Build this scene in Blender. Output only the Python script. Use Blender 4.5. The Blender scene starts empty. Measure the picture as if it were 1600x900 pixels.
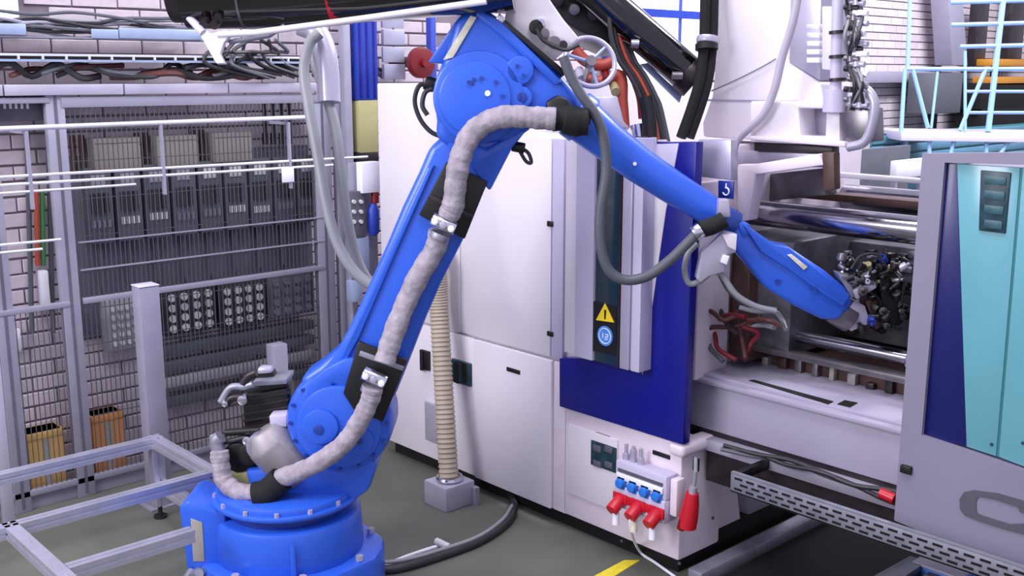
import bpy, bmesh, math, random
from mathutils import Vector, Matrix
random.seed(7)
S = bpy.context.scene
COL = S.collection
# ------------------------------------------------------------------ camera
FPX, PITCH, YAW, HC = 1662.56, .1981, .82857, 2.3
Fh = Vector((math.cos(YAW), math.sin(YAW), 0)); CR = Vector((math.sin(YAW), -math.cos(YAW), 0)); UP = Vector((0, 0, 1))
CF = Fh * math.cos(PITCH) - UP * math.sin(PITCH); CU = UP * math.cos(PITCH) + Fh * math.sin(PITCH)
CC = Vector((0, 0, HC))
cam = bpy.data.cameras.new('camera'); camo = bpy.data.objects.new('camera', cam); COL.objects.link(camo)
cam.sensor_width = 36; cam.lens = FPX / 1600 * 36; cam.clip_end = 200; cam.clip_start = .05
M = Matrix((CR, CU, -CF)).transposed().to_4x4(); M.translation = CC; camo.matrix_world = M
S.camera = camo
# ------------------------------------------------------------------ light
S.view_settings.view_transform = 'Standard'; S.view_settings.look = 'None'
S.view_settings.exposure = 0.38; S.view_settings.gamma = 1
W = bpy.data.worlds.new('hall_light'); S.world = W; W.use_nodes = True
W.node_tree.nodes['Background'].inputs[0].default_value = (.80, .78, 1.0, 1)
W.node_tree.nodes['Background'].inputs[1].default_value = .62
def area(name, loc, target, sx, sy, power, col):
    l = bpy.data.lights.new(name, 'AREA'); l.shape = 'RECTANGLE'; l.size = sx; l.size_y = sy; l.energy = power; l.color = col
    o = bpy.data.objects.new(name, l); COL.objects.link(o); o.location = loc
    o.rotation_euler = (Vector(target) - Vector(loc)).to_track_quat('-Z', 'Y').to_euler(); return o
area('hall_or_fill_lamp', (1.2, 1.2, 7.0), (2.9, 3.4, .8), 3.6, 1.2, 170, (.94, .91, 1))
area('hall_or_fill_lamp', (9.0, 2.5, 7.0), (9.5, 6.0, 1.5), 4.0, 1.2, 700, (.93, .92, 1))
area('hall_or_fill_lamp', (2.2, 4.4, 7.0), (2.8, 5.2, 0.5), 3.0, .8, 120, (.93, .92, 1))
area('hall_or_fill_lamp', (-2.2, 4.0, 3.6), (3.7, 4.3, .9), 3.0, 2.0, 195, (.97, .94, 1))  # unseen fill light added to brighten the white cabinet
# ------------------------------------------------------------------ pixel to plane helpers (points on real planes of the hall)
def ray(x, y): return CF + CR * ((x - 800) / FPX) - CU * ((y - 450) / FPX)
def PX(x, y, v): r = ray(x, y); return CC + r * (v / r.x)
def PY(x, y, v): r = ray(x, y); return CC + r * (v / r.y)
def PZ(x, y, v=0): r = ray(x, y); return CC + r * ((v - HC) / r.z)
def PD(x, y, w): return CC + ray(x, y) * w
# ------------------------------------------------------------------ materials
def lin(c): return tuple(((v / 255) / 12.92 if v / 255 <= .04045 else ((v / 255 + .055) / 1.055) ** 2.4) for v in c)
MATS = {}
def mat(name, rgb, rough=.5, metal=0, var=.06, scale=9, bump=0, emit=0, coat=0, alpha=1, spec=.5, island=0, dirt=0):
    m = bpy.data.materials.new(name); m.use_nodes = True; nt = m.node_tree; N = nt.nodes; L = nt.links
    b = N['Principled BSDF']; c = lin(rgb)
    b.inputs['Roughness'].default_value = rough; b.inputs['Metallic'].default_value = metal
    b.inputs['Specular IOR Level'].default_value = spec
    b.inputs['Coat Weight'].default_value = coat; b.inputs['Coat Roughness'].default_value = .12
    tc = N.new('ShaderNodeTexCoord')
    nz = N.new('ShaderNodeTexNoise'); nz.inputs['Scale'].default_value = scale; nz.inputs['Detail'].default_value = 5
    L.new(tc.outputs['Object'], nz.inputs['Vector'])
    rp = N.new('ShaderNodeMapRange'); rp.inputs[1].default_value = .3; rp.inputs[2].default_value = .7
    rp.inputs[3].default_value = 1 - var; rp.inputs[4].default_value = 1 + var
    L.new(nz.outputs['Fac'], rp.inputs[0])
    mx = N.new('ShaderNodeVectorMath'); mx.operation = 'SCALE'; mx.inputs[0].default_value = c
    L.new(rp.outputs[0], mx.inputs['Scale']); out = mx.outputs[0]
    if island:
        g = N.new('ShaderNodeNewGeometry'); oi = N.new('ShaderNodeObjectInfo')
        ad = N.new('ShaderNodeMath'); ad.operation = 'ADD'; L.new(g.outputs['Random Per Island'], ad.inputs[0]); L.new(oi.outputs['Random'], ad.inputs[1])
        fr = N.new('ShaderNodeMath'); fr.operation = 'FRACT'; L.new(ad.outputs[0], fr.inputs[0])
        r2 = N.new('ShaderNodeMapRange'); r2.inputs[3].default_value = 1 - island; r2.inputs[4].default_value = 1 + island; L.new(fr.outputs[0], r2.inputs[0])
        m2 = N.new('ShaderNodeVectorMath'); m2.operation = 'SCALE'; L.new(out, m2.inputs[0]); L.new(r2.outputs[0], m2.inputs['Scale']); out = m2.outputs[0]
    if dirt:
        n2 = N.new('ShaderNodeTexNoise'); n2.inputs['Scale'].default_value = 1.7; n2.inputs['Detail'].default_value = 8; L.new(tc.outputs['Object'], n2.inputs['Vector'])
        r3 = N.new('ShaderNodeMapRange'); r3.inputs[1].default_value = .5; r3.inputs[2].default_value = .68; r3.inputs[3].default_value = 1; r3.inputs[4].default_value = 1 - dirt; L.new(n2.outputs['Fac'], r3.inputs[0])
        m3 = N.new('ShaderNodeVectorMath'); m3.operation = 'SCALE'; L.new(out, m3.inputs[0]); L.new(r3.outputs[0], m3.inputs['Scale']); out = m3.outputs[0]
    L.new(out, b.inputs['Base Color'])
    if bump:
        bp = N.new('ShaderNodeBump'); bp.inputs['Strength'].default_value = bump; bp.inputs['Distance'].default_value = .01
        L.new(nz.outputs['Fac'], bp.inputs['Height']); L.new(bp.outputs[0], b.inputs['Normal'])
    if emit: b.inputs['Emission Color'].default_value = (*c, 1); b.inputs['Emission Strength'].default_value = emit
    if alpha < 1: b.inputs['Alpha'].default_value = alpha
    MATS[name] = m; return m
mat('robot_blue', (44, 96, 214), .36, coat=.25, var=.05, scale=5)
mat('robot_blue_dark', (28, 62, 150), .4, coat=.2)
mat('panel_blue', (15, 20, 128), .32, var=.03)
mat('white_paint', (226, 220, 228), .38, var=.02, scale=2)
mat('white_worn', (228, 216, 226), .45, var=.05, scale=7)
mat('lilac_grey', (196, 190, 214), .42, var=.03, scale=3)
mat('guard_grey', (134, 130, 150), .42, var=.03, scale=3)
mat('silver_grey', (186, 182, 200), .35, metal=.35, var=.05)
mat('aluminium', (205, 205, 222), .34, metal=.7, var=.06, scale=20)
mat('fence_grey', (154, 152, 170), .5, metal=.25, var=.05)
mat('galvanised', (150, 152, 166), .45, metal=.55, var=.14, scale=14)
mat('chrome', (215, 215, 225), .2, metal=1, var=.03)
mat('tube_white', (235, 235, 245), .22, metal=.4, var=.02)
mat('tie_steel', (168, 166, 176), .16, metal=1, var=.08)
mat('gear_metal', (158, 152, 156), .5, metal=.35, var=.15, scale=12)
mat('bed_grey', (168, 162, 182), .45, var=.05, scale=4)
mat('steel', (128, 124, 128), .35, metal=.8, var=.15, scale=15)
mat('dark_steel', (58, 52, 56), .4, metal=.6, var=.3, scale=12)
mat('mould_steel', (104, 102, 108), .4, metal=.5, var=.45, scale=9)
mat('brown_steel', (84, 62, 58), .5, metal=.4, var=.3, scale=9)
mat('black', (14, 13, 15), .45, var=.2)
mat('black_matt', (16, 16, 18), .85, var=.25, scale=30, bump=.3)
mat('black_gloss', (12, 9, 12), .12, coat=.6, var=.1)
mat('hole_black', (8, 8, 9), .9)
mat('hose_grey', (140, 142, 148), .42, var=.05)
mat('pale_hose', (184, 178, 192), .45, var=.05)
mat('hose_dark', (84, 88, 96), .45, var=.08)
mat('hose_wrap', (160, 152, 162), .75, var=.22, scale=22, bump=1.0)
mat('hose_beige', (178, 166, 146), .6, var=.08)
mat('cable_dark', (46, 44, 48), .5, var=.2)
mat('cable_brown', (86, 46, 44), .5, var=.2)
mat('cable_red', (120, 28, 42), .5, var=.15)
mat('orange_hose', (176, 72, 54), .5, var=.1)
mat('red_plastic', (196, 26, 44), .35, var=.06)
mat('dark_red', (110, 12, 22), .4, var=.1)
mat('socket_blue', (40, 120, 215), .4)
mat('sign_blue', (20, 46, 136), .4)
mat('sign_light_blue', (80, 140, 225), .4)
mat('sign_yellow', (240, 210, 30), .4)
mat('floor_yellow', (225, 205, 50), .6, var=.12, scale=30)
mat('label_cream', (222, 220, 196), .5, var=.15, scale=40)
mat('sticker_white', (240, 240, 250), .4)
mat('orange_box', (206, 140, 84), .6, var=.1, scale=5)
mat('yellow_box', (205, 165, 95), .6, var=.12, scale=5)
mat('beige_box', (160, 154, 146), .55, var=.04)
mat('olive_box', (164, 160, 112), .55, var=.05)
mat('mesh_wire', (84, 84, 92), .55, metal=.2, var=.05)
mat('board_dark', (92, 92, 104), .5, var=.12)
mat('board_light', (160, 158, 164), .5, var=.05)
mat('knob_pale', (205, 205, 205), .45)
mat('knob_dim', (120, 120, 132), .5)
mat('glass_dark', (34, 52, 62), .12, var=.15, scale=3, coat=.3)
mat('aqua', (102, 168, 180), .22, var=.05, scale=2, coat=.2)
mat('aqua_seam', (48, 120, 126), .4)
mat('navy', (14, 20, 94), .3, var=.05)
mat('vent_cell', (46, 88, 98), .4, var=.3, scale=25)
mat('vent_dark', (32, 62, 74), .4, var=.4, scale=25)
mat('logo_grey', (88, 84, 96), .45)
mat('corrugated', (168, 170, 190), .4, metal=.3, var=.05)
mat('column_blue', (32, 58, 160), .45, var=.08)
mat('ladder_blue', (140, 182, 226), .4, var=.04)
mat('teal_slat', (92, 142, 168), .5, var=.08)
mat('tray_blue', (160, 176, 206), .4, metal=.3, var=.08)
mat('brick', (196, 184, 192), .8, var=.07, scale=30, island=.09, bump=.15)
mat('mortar', (122, 112, 120), .9, var=.08, scale=20)
mat('concrete', (94, 97, 88), .62, var=.12, scale=3, dirt=.12, bump=.05)
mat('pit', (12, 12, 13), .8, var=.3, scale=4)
mat('window_glow', (240, 246, 255), .5, emit=1.25)
mat('grey_tape', (120, 124, 120), .6)
mat('polycarb', (110, 140, 152), .3, var=.1, scale=3)
mat('amber', (190, 130, 40), .5)
mat('green_cable', (60, 120, 70), .5)
# ------------------------------------------------------------------ mesh builders
class MB:
    def __init__(s): s.v = []; s.f = []
    def add(s, vs, fs):
        n = len(s.v); s.v += [tuple(v) for v in vs]; s.f += [tuple(i + n for i in f) for f in fs]; return s
    def box(s, x0, x1, y0, y1, z0, z1):
        return s.add([(x, y, z) for x in (x0, x1) for y in (y0, y1) for z in (z0, z1)],
                     [(0, 1, 3, 2), (4, 6, 7, 5), (0, 4, 5, 1), (2, 3, 7, 6), (0, 2, 6, 4), (1, 5, 7, 3)])
    def hull2(s, A, B):   # two equal rings
        n = len(A); return s.add(list(A) + list(B), [tuple(range(n))[::-1], tuple(range(n, 2 * n))] + [(i, (i + 1) % n, n + (i + 1) % n, n + i) for i in range(n)])
    def prism(s, ring, d):
        d = Vector(d); return s.hull2([Vector(p) for p in ring], [Vector(p) + d for p in ring])
    def frame2(s, outer, inner, d):   # ring with hole
        d = Vector(d); n = len(outer); O = [Vector(p) for p in outer]; I = [Vector(p) for p in inner]
        vs = O + I + [p + d for p in O] + [p + d for p in I]; fs = []
        for i in range(n):
            j = (i + 1) % n
            fs += [(i, j, n + j, n + i), (2 * n + j, 2 * n + i, 3 * n + i, 3 * n + j), (j, i, 2 * n + i, 2 * n + j), (n + i, n + j, 3 * n + j, 3 * n + i)]
        return s.add(vs, fs)
    def tube(s, pts, r, n=12, cap=True):
        pts = [Vector(p) for p in pts]; R = r if isinstance(r, (list, tuple)) else [r] * len(pts)
        t0 = (pts[1] - pts[0]).normalized(); a = t0.orthogonal().normalized(); vs = []; m = len(pts)
        for i, p in enumerate(pts):
            t = (pts[min(i + 1, m - 1)] - pts[max(i - 1, 0)]).normalized()
            a = (a - t * a.dot(t)); a = a.normalized() if a.length > 1e-6 else t.orthogonal().normalized(); b = t.cross(a)
            for k in range(n):
                q = 2 * math.pi * k / n; vs.append(p + (a * math.cos(q) + b * math.sin(q)) * R[i])
        fs = [(i * n + k, i * n + (k + 1) % n, (i + 1) * n + (k + 1) % n, (i + 1) * n + k) for i in range(m - 1) for k in range(n)]
        if cap: fs += [tuple(range(n))[::-1], tuple(range((m - 1) * n, m * n))]
        return s.add(vs, fs)
    def cyl(s, a, b, r, n=20, r2=None): return s.tube([a, b], [r, r if r2 is None else r2], n)
    def torus(s, c, ax, R, r, n=36, k=8, a0=0, a1=2 * math.pi):
        ax = Vector(ax).normalized(); u = ax.orthogonal().normalized(); w = ax.cross(u); c = Vector(c)
        return s.tube([c + (u * math.cos(a0 + (a1 - a0) * i / n) + w * math.sin(a0 + (a1 - a0) * i / n)) * R for i in range(n + 1)], r, k, False)
def spl(pts, k=8):
    P = [Vector(p) for p in pts]; Q = [P[0] * 2 - P[1]] + P + [P[-1] * 2 - P[-2]]; out = []
    for i in range(1, len(Q) - 2):
        for j in range(k):
            t = j / k; a, b, c, d = Q[i - 1], Q[i], Q[i + 1], Q[i + 2]
            out.append(.5 * ((2 * b) + (c - a) * t + (2 * a - 5 * b + 4 * c - d) * t * t + (3 * b - a - 3 * c + d) * t ** 3))
    return out + [P[-1]]
WORLD = {}
def origin(p): return WORLD.get(p.name, Vector((0, 0, 0))) if p else Vector((0, 0, 0))
def obj(name, mb, m, parent=None, bev=0, smooth=True, label=None, kind=None, at=None, seg=2):
    me = bpy.data.meshes.new(name)
    vs = [Vector(v) for v in mb.v]
    lo = [min(v[i] for v in vs) for i in range(3)]; hi = [max(v[i] for v in vs) for i in range(3)]
    c = Vector(at) if at else Vector(((lo[0] + hi[0]) / 2, (lo[1] + hi[1]) / 2, (lo[2] + hi[2]) / 2 if parent else lo[2]))
    me.from_pydata([v - c for v in vs], [], mb.f)
    bm = bmesh.new(); bm.from_mesh(me); bmesh.ops.recalc_face_normals(bm, faces=bm.faces)
    if bev:
        ed = [e for e in bm.edges if len(e.link_faces) == 2 and e.calc_face_angle(0) > .45]
        bmesh.ops.bevel(bm, geom=ed, offset=bev, segments=seg, profile=.5, affect='EDGES', clamp_overlap=True)
    bm.to_mesh(me); bm.free()
    if smooth:
        me.polygons.foreach_set('use_smooth', [True] * len(me.polygons)); me.set_sharp_from_angle(angle=math.radians(38))
    me.materials.append(MATS[m] if isinstance(m, str) else m)
    o = bpy.data.objects.new(name, me); COL.objects.link(o); o.parent = parent; o.location = c - origin(parent)
    WORLD[o.name] = c
    if label: o['label'] = label
    if kind: o['kind'] = kind
    return o
def thing(name, label, cat, loc, group=None):
    o = bpy.data.objects.new(name, None); COL.objects.link(o); o.location = loc; o.empty_display_size = .1
    WORLD[o.name] = Vector(loc); return tag(o, label, cat, group)
def tag(o, label, cat, group=None):
    o['label'] = label; o['category'] = cat
    if group: o['group'] = group
    return o
def share(name, src, parent, at):     # a copy of a small piece, same mesh
    o = src.copy(); COL.objects.link(o); o.parent = parent; o.location = Vector(at) - origin(parent); WORLD[o.name] = Vector(at); return o
def rX(a, b, c, d, X):   # pixel rectangle on plane X=const -> y0,y1,z0,z1
    p, q = PX(a, b, X), PX(c, d, X); return min(p.y, q.y), max(p.y, q.y), min(p.z, q.z), max(p.z, q.z)
def rY(a, b, c, d, Y):
    p, q = PY(a, b, Y), PY(c, d, Y); return min(p.x, q.x), max(p.x, q.x), min(p.z, q.z), max(p.z, q.z)
def fX(name, px, X, dep, m, parent, bev=.004, **k):       # slab on a face of constant X, front at X, going back by dep
    y0, y1, z0, z1 = rX(*px, X); return obj(name, MB().box(X, X + dep, y0, y1, z0, z1), m, parent, bev, **k)
def fY(name, px, Y, dep, m, parent, bev=.004, **k):
    x0, x1, z0, z1 = rY(*px, Y); z0 = max(z0, 0); return obj(name, MB().box(x0, x1, Y, Y + dep, z0, z1), m, parent, bev, **k)
def pX(name, pts, X, dep, m, parent, bev=.003, **k):
    return obj(name, MB().prism([PX(x, y, X) for x, y in pts], (dep, 0, 0)), m, parent, bev, **k)
# ================================================================== SETTING
YW = 5.94
fl = obj('floor', MB().box(-4, 26, -4, YW + .3, -.12, 0), 'concrete', None, smooth=False); fl['kind'] = 'structure'
wall = obj('wall_back', MB().box(-3, 26, YW + .012, YW + .3, 0, 5.2), 'mortar', None, smooth=False); wall['kind'] = 'structure'
WIN = [(6.45, 7.85, 1.35, 3.6), (1.55, 1.96, 2.53, 3.3), (4.98, 5.12, 2.5, 2.75)]
def in_win(x0, x1, z0, z1): return any(x1 > a and x0 < b and z1 > c and z0 < d for a, b, c, d in WIN)
HID = [(140, 205, 505, 540), (600, 130, 1180, 900), (1170, 110, 1600, 900), (330, 640, 1600, 900), (0, 0, 0, 0)]
cells = []
for r in range(60):
    z = r * .083 + .006
    for c in range(-8, 100):
        x = c * .25 + (.125 if r % 2 else 0)
        if not in_win(x, x + .24, z, z + .071): cells.append((x, z))
def proj(p):
    d = Vector(p) - CC; w = d.dot(CF)
    return (800 + FPX * d.dot(CR) / w, 450 - FPX * d.dot(CU) / w, w) if w > .1 else (-999, -999, 99)
def seen(c):
    p = proj((c[0] + .12, YW, c[1] + .035))
    return 0 < p[0] < 1600 and 0 < p[1] < 900 and not any(a < p[0] < cc and b < p[1] < d for a, b, cc, d in HID)
vis = sorted([c for c in cells if seen(c)], key=lambda c: proj((c[0], YW, c[1]))[2])[:298]
vs_ = set(vis)
b0 = obj('brick', MB().box(vis[0][0], vis[0][0] + .24, YW, YW + .02, vis[0][1], vis[0][1] + .071), 'brick', wall, .004, smooth=False, seg=1)
for c in vis[1:]: share('brick', b0, wall, (c[0] + .12, YW + .01 + random.uniform(-.002, .002), c[1] + .0355))
mb = MB()
for c in cells:
    if c not in vs_: d = random.uniform(-.002, .002); mb.box(c[0], c[0] + .24, YW + d, YW + .02, c[1], c[1] + .071)
obj('far_bricks', mb, 'brick', wall, kind='stuff', smooth=False)
# windows
def window(n, w, frame, bars_x, bars_z):
    x0, x1, z0, z1 = w
    o = obj('window_%d' % n, MB().frame2([(x0, YW - .03, z0), (x1, YW - .03, z0), (x1, YW - .03, z1), (x0, YW - .03, z1)],
        [(x0 + .05, YW - .03, z0 + .05), (x1 - .05, YW - .03, z0 + .05), (x1 - .05, YW - .03, z1 - .05), (x0 + .05, YW - .03, z1 - .05)], (0, .05, 0)), frame, None, .004); o['kind'] = 'structure'
    obj('pane', MB().box(x0 + .03, x1 - .03, YW - .005, YW + .005, z0 + .03, z1 - .03), 'window_glow', o)
    for x in bars_x: obj('window_bar', MB().box(x - .007, x + .007, YW - .03, YW, z0, z1), frame, o)
    for z in bars_z: obj('window_bar', MB().box(x0, x1, YW - .035, YW, z - .032, z + .032), frame, o)
window(1, WIN[0], 'column_blue', [7.38], [2.80, 1.75])
window(2, WIN[1], 'sticker_white', [], [])
window(3, WIN[2], 'tray_blue', [], [])
pit = obj('trim_1', MB().box(3.3, 7.5, .2, 2.73, -.002, .006), 'pit', None, smooth=False); pit['kind'] = 'structure'; pit['label'] = 'black floor area beneath the machine bed'  # thin black slab laid over the floor

# ================================================================== LEFT WALL SIDE
YF = 5.70
# overhead cable tray with solid side
t = thing('cable_tray', 'pale blue solid-sided cable tray high on the brick wall at upper left', 'cable tray', (1.2, 5.75, PY(150, 58, 5.75).z))
for a in ((-80, 34, 42, 55), (143, 45, 186, 61), (186, 43, 315, 63)): fY('side_rail', a, 5.72, .012, 'tray_blue', t)
x0, x1, z0, z1 = rY(-80, 56, 320, 60, 5.72); obj('side_rail', MB().box(-2.5, x0, 5.72, 5.732, z0 + .01, z0 + .075), 'tray_blue', t); obj('tray_floor', MB().box(-2.5, x1, 5.73, 5.9, z0, z0 + .01), 'galvanised', t)
for k in range(11):
    random.seed(k); zz = PY(150, 47, 5.78).z + random.uniform(-.02, .05)
    pts = [(x, 5.80 + random.uniform(-.05, .05), zz + random.uniform(-.02, .025) + .03 * math.sin(x * 3 + k)) for x in [-2.4 + .22 * i for i in range(25)]]
    c = obj('cable', MB().tube(spl(pts, 5), .009, 7), ['hose_grey', 'cable_dark', 'hose_dark', 'fence_grey'][k % 4])
    tag(c, ['mid grey', 'nearly black', 'dark slate', 'lilac grey'][k % 4] + ' loose cable in the bundle lying along the upper cable tray', 'cable', 'cables on the upper tray')
# lower ladder tray
t = thing('ladder_tray', 'cable ladder tray with dark slots between pale rungs below the upper tray', 'cable tray', (1.2, 5.70, PY(150, 95, 5.66).z))
x0, x1, z0, z1 = rY(-60, 84, 492, 97, 5.66); x0 -= 2.6
obj('side_rail', MB().box(x0, x1, 5.66, 5.67, z1 - .006, z1 + .006), 'tube_white', t); obj('side_rail', MB().box(x0, x1, 5.66, 5.67, z0 - .01, z0 + .002), 'tray_blue', t)
obj('tray_back', MB().box(x0, x1, 5.70, 5.71, z0, z1), 'hole_black', t)
obj('tray_floor', MB().box(x0, x1, 5.67, 5.81, z0 - .006, z0), 'cable_dark', t)
rg = None
for i in range(44):
    x = x0 + .03 + i * .118
    if x > x1: break
    if rg is None: rg = obj('rung', MB().box(x - .005, x + .005, 5.657, 5.67, z0, z1), 'tube_white', t)
    else: share('rung', rg, t, (x, 5.6635, (z0 + z1) / 2))
for k in range(16):
    random.seed(40 + k); xs = 1.7 + .13 * k + random.uniform(-.03, .03); n = 6; zz = PY(300, 112, 5.78).z
    pts = [(xs + i * .12, 5.72 + random.uniform(-.04, .06), zz + random.uniform(-.035, .045)) for i in range(n)]
    c = obj('cable', MB().tube(spl(pts, 5), random.choice([.010, .014, .018]), 7), ['cable_dark', 'cable_brown', 'hose_dark', 'cable_dark'][k % 4])
    tag(c, ['black', 'brown', 'slate grey', 'black'][k % 4] + ' cable hanging in the tangle under the ladder tray, ' + ['toward the left edge', 'left of its middle', 'right of its middle', 'toward the grey hoses'][k // 4], 'cable', 'dark cables under the ladder tray')
for k in range(9):
    random.seed(80 + k); pts = [PY(330 + k * 13 + random.uniform(-20, 20), 62 + 9 * (i % 2) + i * 10, 5.6 + random.uniform(0, .1)) for i in range(4)] + [PY(400 + k * 10, 118 + random.uniform(-8, 5), 5.66)]
    c = obj('cable', MB().tube(spl(pts, 6), .011, 7), ['cable_dark', 'cable_dark', 'hose_dark'][k % 3])
    tag(c, ['black', 'black', 'slate grey'][k % 3] + ' cable in the tangle left of the big grey hoses, ' + ['left', 'middle', 'right'][k // 3] + ' third', 'cable', 'black cables beside the grey hoses')
# fence
t = thing('safety_fence', 'grey steel safety fence with fine wire mesh along the brick wall', 'fence', (2.0, YF, 0))
def post(px0, px1, ytop, dy=.05, m='fence_grey'):
    x0 = PY(px0, 300, YF).x; x1 = PY(px1, 300, YF).x; zt = PY(px0, ytop, YF).z
    p = obj('post', MB().box(x0, x1, YF, YF + dy, 0, zt), m, t, .004)
    obj('post_groove', MB().box((x0 + x1) / 2 - .008, (x0 + x1) / 2 + .008, YF - .002, YF + .001, .02, zt - .03), 'board_dark', p); return p
post(83, 112, 132); post(494, 520, 150); post(528, 546, 150); post(-24, 4, 132); obj('post', MB().box(.55, .65, YF, YF + .05, 0, 2.24), 'fence_grey', t, .004); obj('post', MB().box(-.9, -.8, YF, YF + .05, 0, 2.24), 'fence_grey', t, .004)
x0, x1, z0, z1 = rY(-30, 128, 500, 139, YF - .01); x0 = -1.9
for i in range(9):
    a = x0 + (x1 - x0) * i / 9; b = x0 + (x1 - x0) * (i + 1) / 9 - .008
    obj('top_beam', MB().box(a, b, YF - .02, YF + .05, 2.195, 2.25), 'silver_grey', t, .003)
obj('cross_rail', MB().box(2.06, x1, YF - .005, YF + .03, 2.13, 2.185), 'fence_grey', t, .003)
obj('cross_rail', MB().box(-1.8, 2.0, YF - .005, YF + .03, 2.155, 2.185), 'fence_grey', t, .003)
for z in (1.10, ):
    obj('cross_rail', MB().box(2.09, 3.62, YF - .004, YF + .026, z - .016, z + .016), 'fence_grey', t, .003)
obj('cross_rail', MB().box(-1.8, 2.02, YF - .004, YF + .026, 1.08, 1.11), 'fence_grey', t, .003)
for z in (1.27, 1.42): obj('cross_wire', MB().box(2.09, 3.62, YF - .004, YF + .006, z - .004, z + .004), 'fence_grey', t)
obj('bottom_rail', MB().box(-1.8, 3.6, YF, YF + .03, .08, .115), 'fence_grey', t, .003)
mb = MB(); x = 2.10
while x < 3.6:
    mb.box(x - .0022, x + .0022, YF + .004, YF + .009, .1, 2.15); x += .027
x = -1.8
while x < 2.0:
    mb.box(x - .002, x + .002, YF + .004, YF + .009, .1, 1.1); x += .027
for z in [.25 + .2 * i for i in range(10)]: mb.box(2.09, 3.6, YF + .009, YF + .013, z - .002, z + .002)
obj('wire_mesh', mb, 'mesh_wire', t, kind='stuff', smooth=False)
obj('kick_plate', MB().box(-1.8, 3.6, YF + .03, YF + .05, .0, .08), 'fence_grey', t)
# upper left corner controller behind fence
t = thing('control_box', 'grey control box with pale vents at the left edge beside the fence post', 'control box', (PY(30, 185, 5.75).x, 5.8, PY(30, 185, 5.75).z))
fY('body', (-30, 140, 72, 188), 5.78, .15, 'board_dark', t)
for i in range(5): fY('vent_slot', (4 + i * 9, 152, 10 + i * 9, 170), 5.775, .006, 'sticker_white', t)
# board rows
def board(px, name, label, m, dep=.12, group=None):
    x0, x1, z0, z1 = rY(*px, YW - dep); t = thing(name, label, 'electrical box', ((x0 + x1) / 2, YW - .002, z0), group)
    obj('body', MB().box(x0, x1, YW - dep, YW - .004, z0, z1), m, t, .006); return t, (x0, x1, z0, z1)
tops = [((145, 217, 222, 262), 'beige wall box nearest the fence post in the top row'), ((244, 213, 312, 257), 'beige wall box in the middle of the top row'), ((332, 208, 395, 251), 'beige wall box at the right of the top row')]
for px, lb in tops:
    t, (x0, x1, z0, z1) = board(px, 'wall_box', lb, 'beige_box')
    for k in range(2):
        xx = x0 - .035 - .05 * k; obj('conduit', MB().cyl((xx, YW - .05, z0 - .02), (xx, YW - .05, z1 + .02), .016, 10), 'brown_steel', t)
    obj('lid_seam', MB().box(x0 + .01, x1 - .01, YW - .122, YW - .119, z1 - .03, z1 - .026), 'board_dark', t)
for k, px in enumerate([(414, 200), (427, 200), (440, 200), (452, 199)]):
    p = PY(px[0], px[1], 5.86); c = obj('conduit', MB().cyl((p.x, 5.86, p.z - .03), (p.x, 5.86, p.z + .16), .012, 10).cyl((p.x, 5.86, p.z - .10), (p.x, 5.86, p.z - .03), .02, 10), 'dark_steel')
    tag(c, ['leftmost', 'second', 'third', 'rightmost'][k] + ' of four dark upright conduits right of the beige wall boxes', 'conduit', 'conduits right of the beige wall boxes')
bg = obj('backing_panel', MB().box(2.12, 3.66, 5.905, 5.935, .86, 1.86), 'board_dark', None, .003); tag(bg, 'large dark grey mounting panel behind the fence mesh, carrying the switch units', 'panel')
# dark switch units
for i in range(9):
    xx = 2.20 + i * .165
    t = thing('switch_unit', 'dark switch unit with pale window, ' + ['first', 'second', 'third', 'fourth', 'fifth', 'sixth', 'seventh', 'eighth', 'ninth'][i] + ' from the fence post in the long row', 'switch unit', (xx + .07, 5.905, 1.38), 'switch units behind the mesh')
    obj('body', MB().box(xx, xx + .14, 5.83, 5.905, 1.38, 1.80), 'board_dark' if i % 2 else 'hose_dark', t, .006)
    obj('window', MB().box(xx + .03, xx + .11, 5.824, 5.832, 1.70, 1.76), 'knob_pale' if i > 3 else 'board_light', t, .002)
    for j in range(4): obj('terminal', MB().box(xx + .02 + j * .028, xx + .038 + j * .028, 5.822, 5.832, 1.47 + .008 * (i % 3), 1.51 + .008 * (i % 3)), 'knob_pale' if i in (1, 2, 5, 6) else 'knob_dim', t)
    for j in range(3): obj('breaker', MB().box(xx + .02 + j * .036, xx + .045 + j * .036, 5.815, 5.832, 1.55, 1.66), 'cable_dark', t)
    obj('conduit', MB().cyl((xx + .07, 5.88, 1.12), (xx + .07, 5.88, 1.38), .014, 8), 'hose_dark', t)
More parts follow.
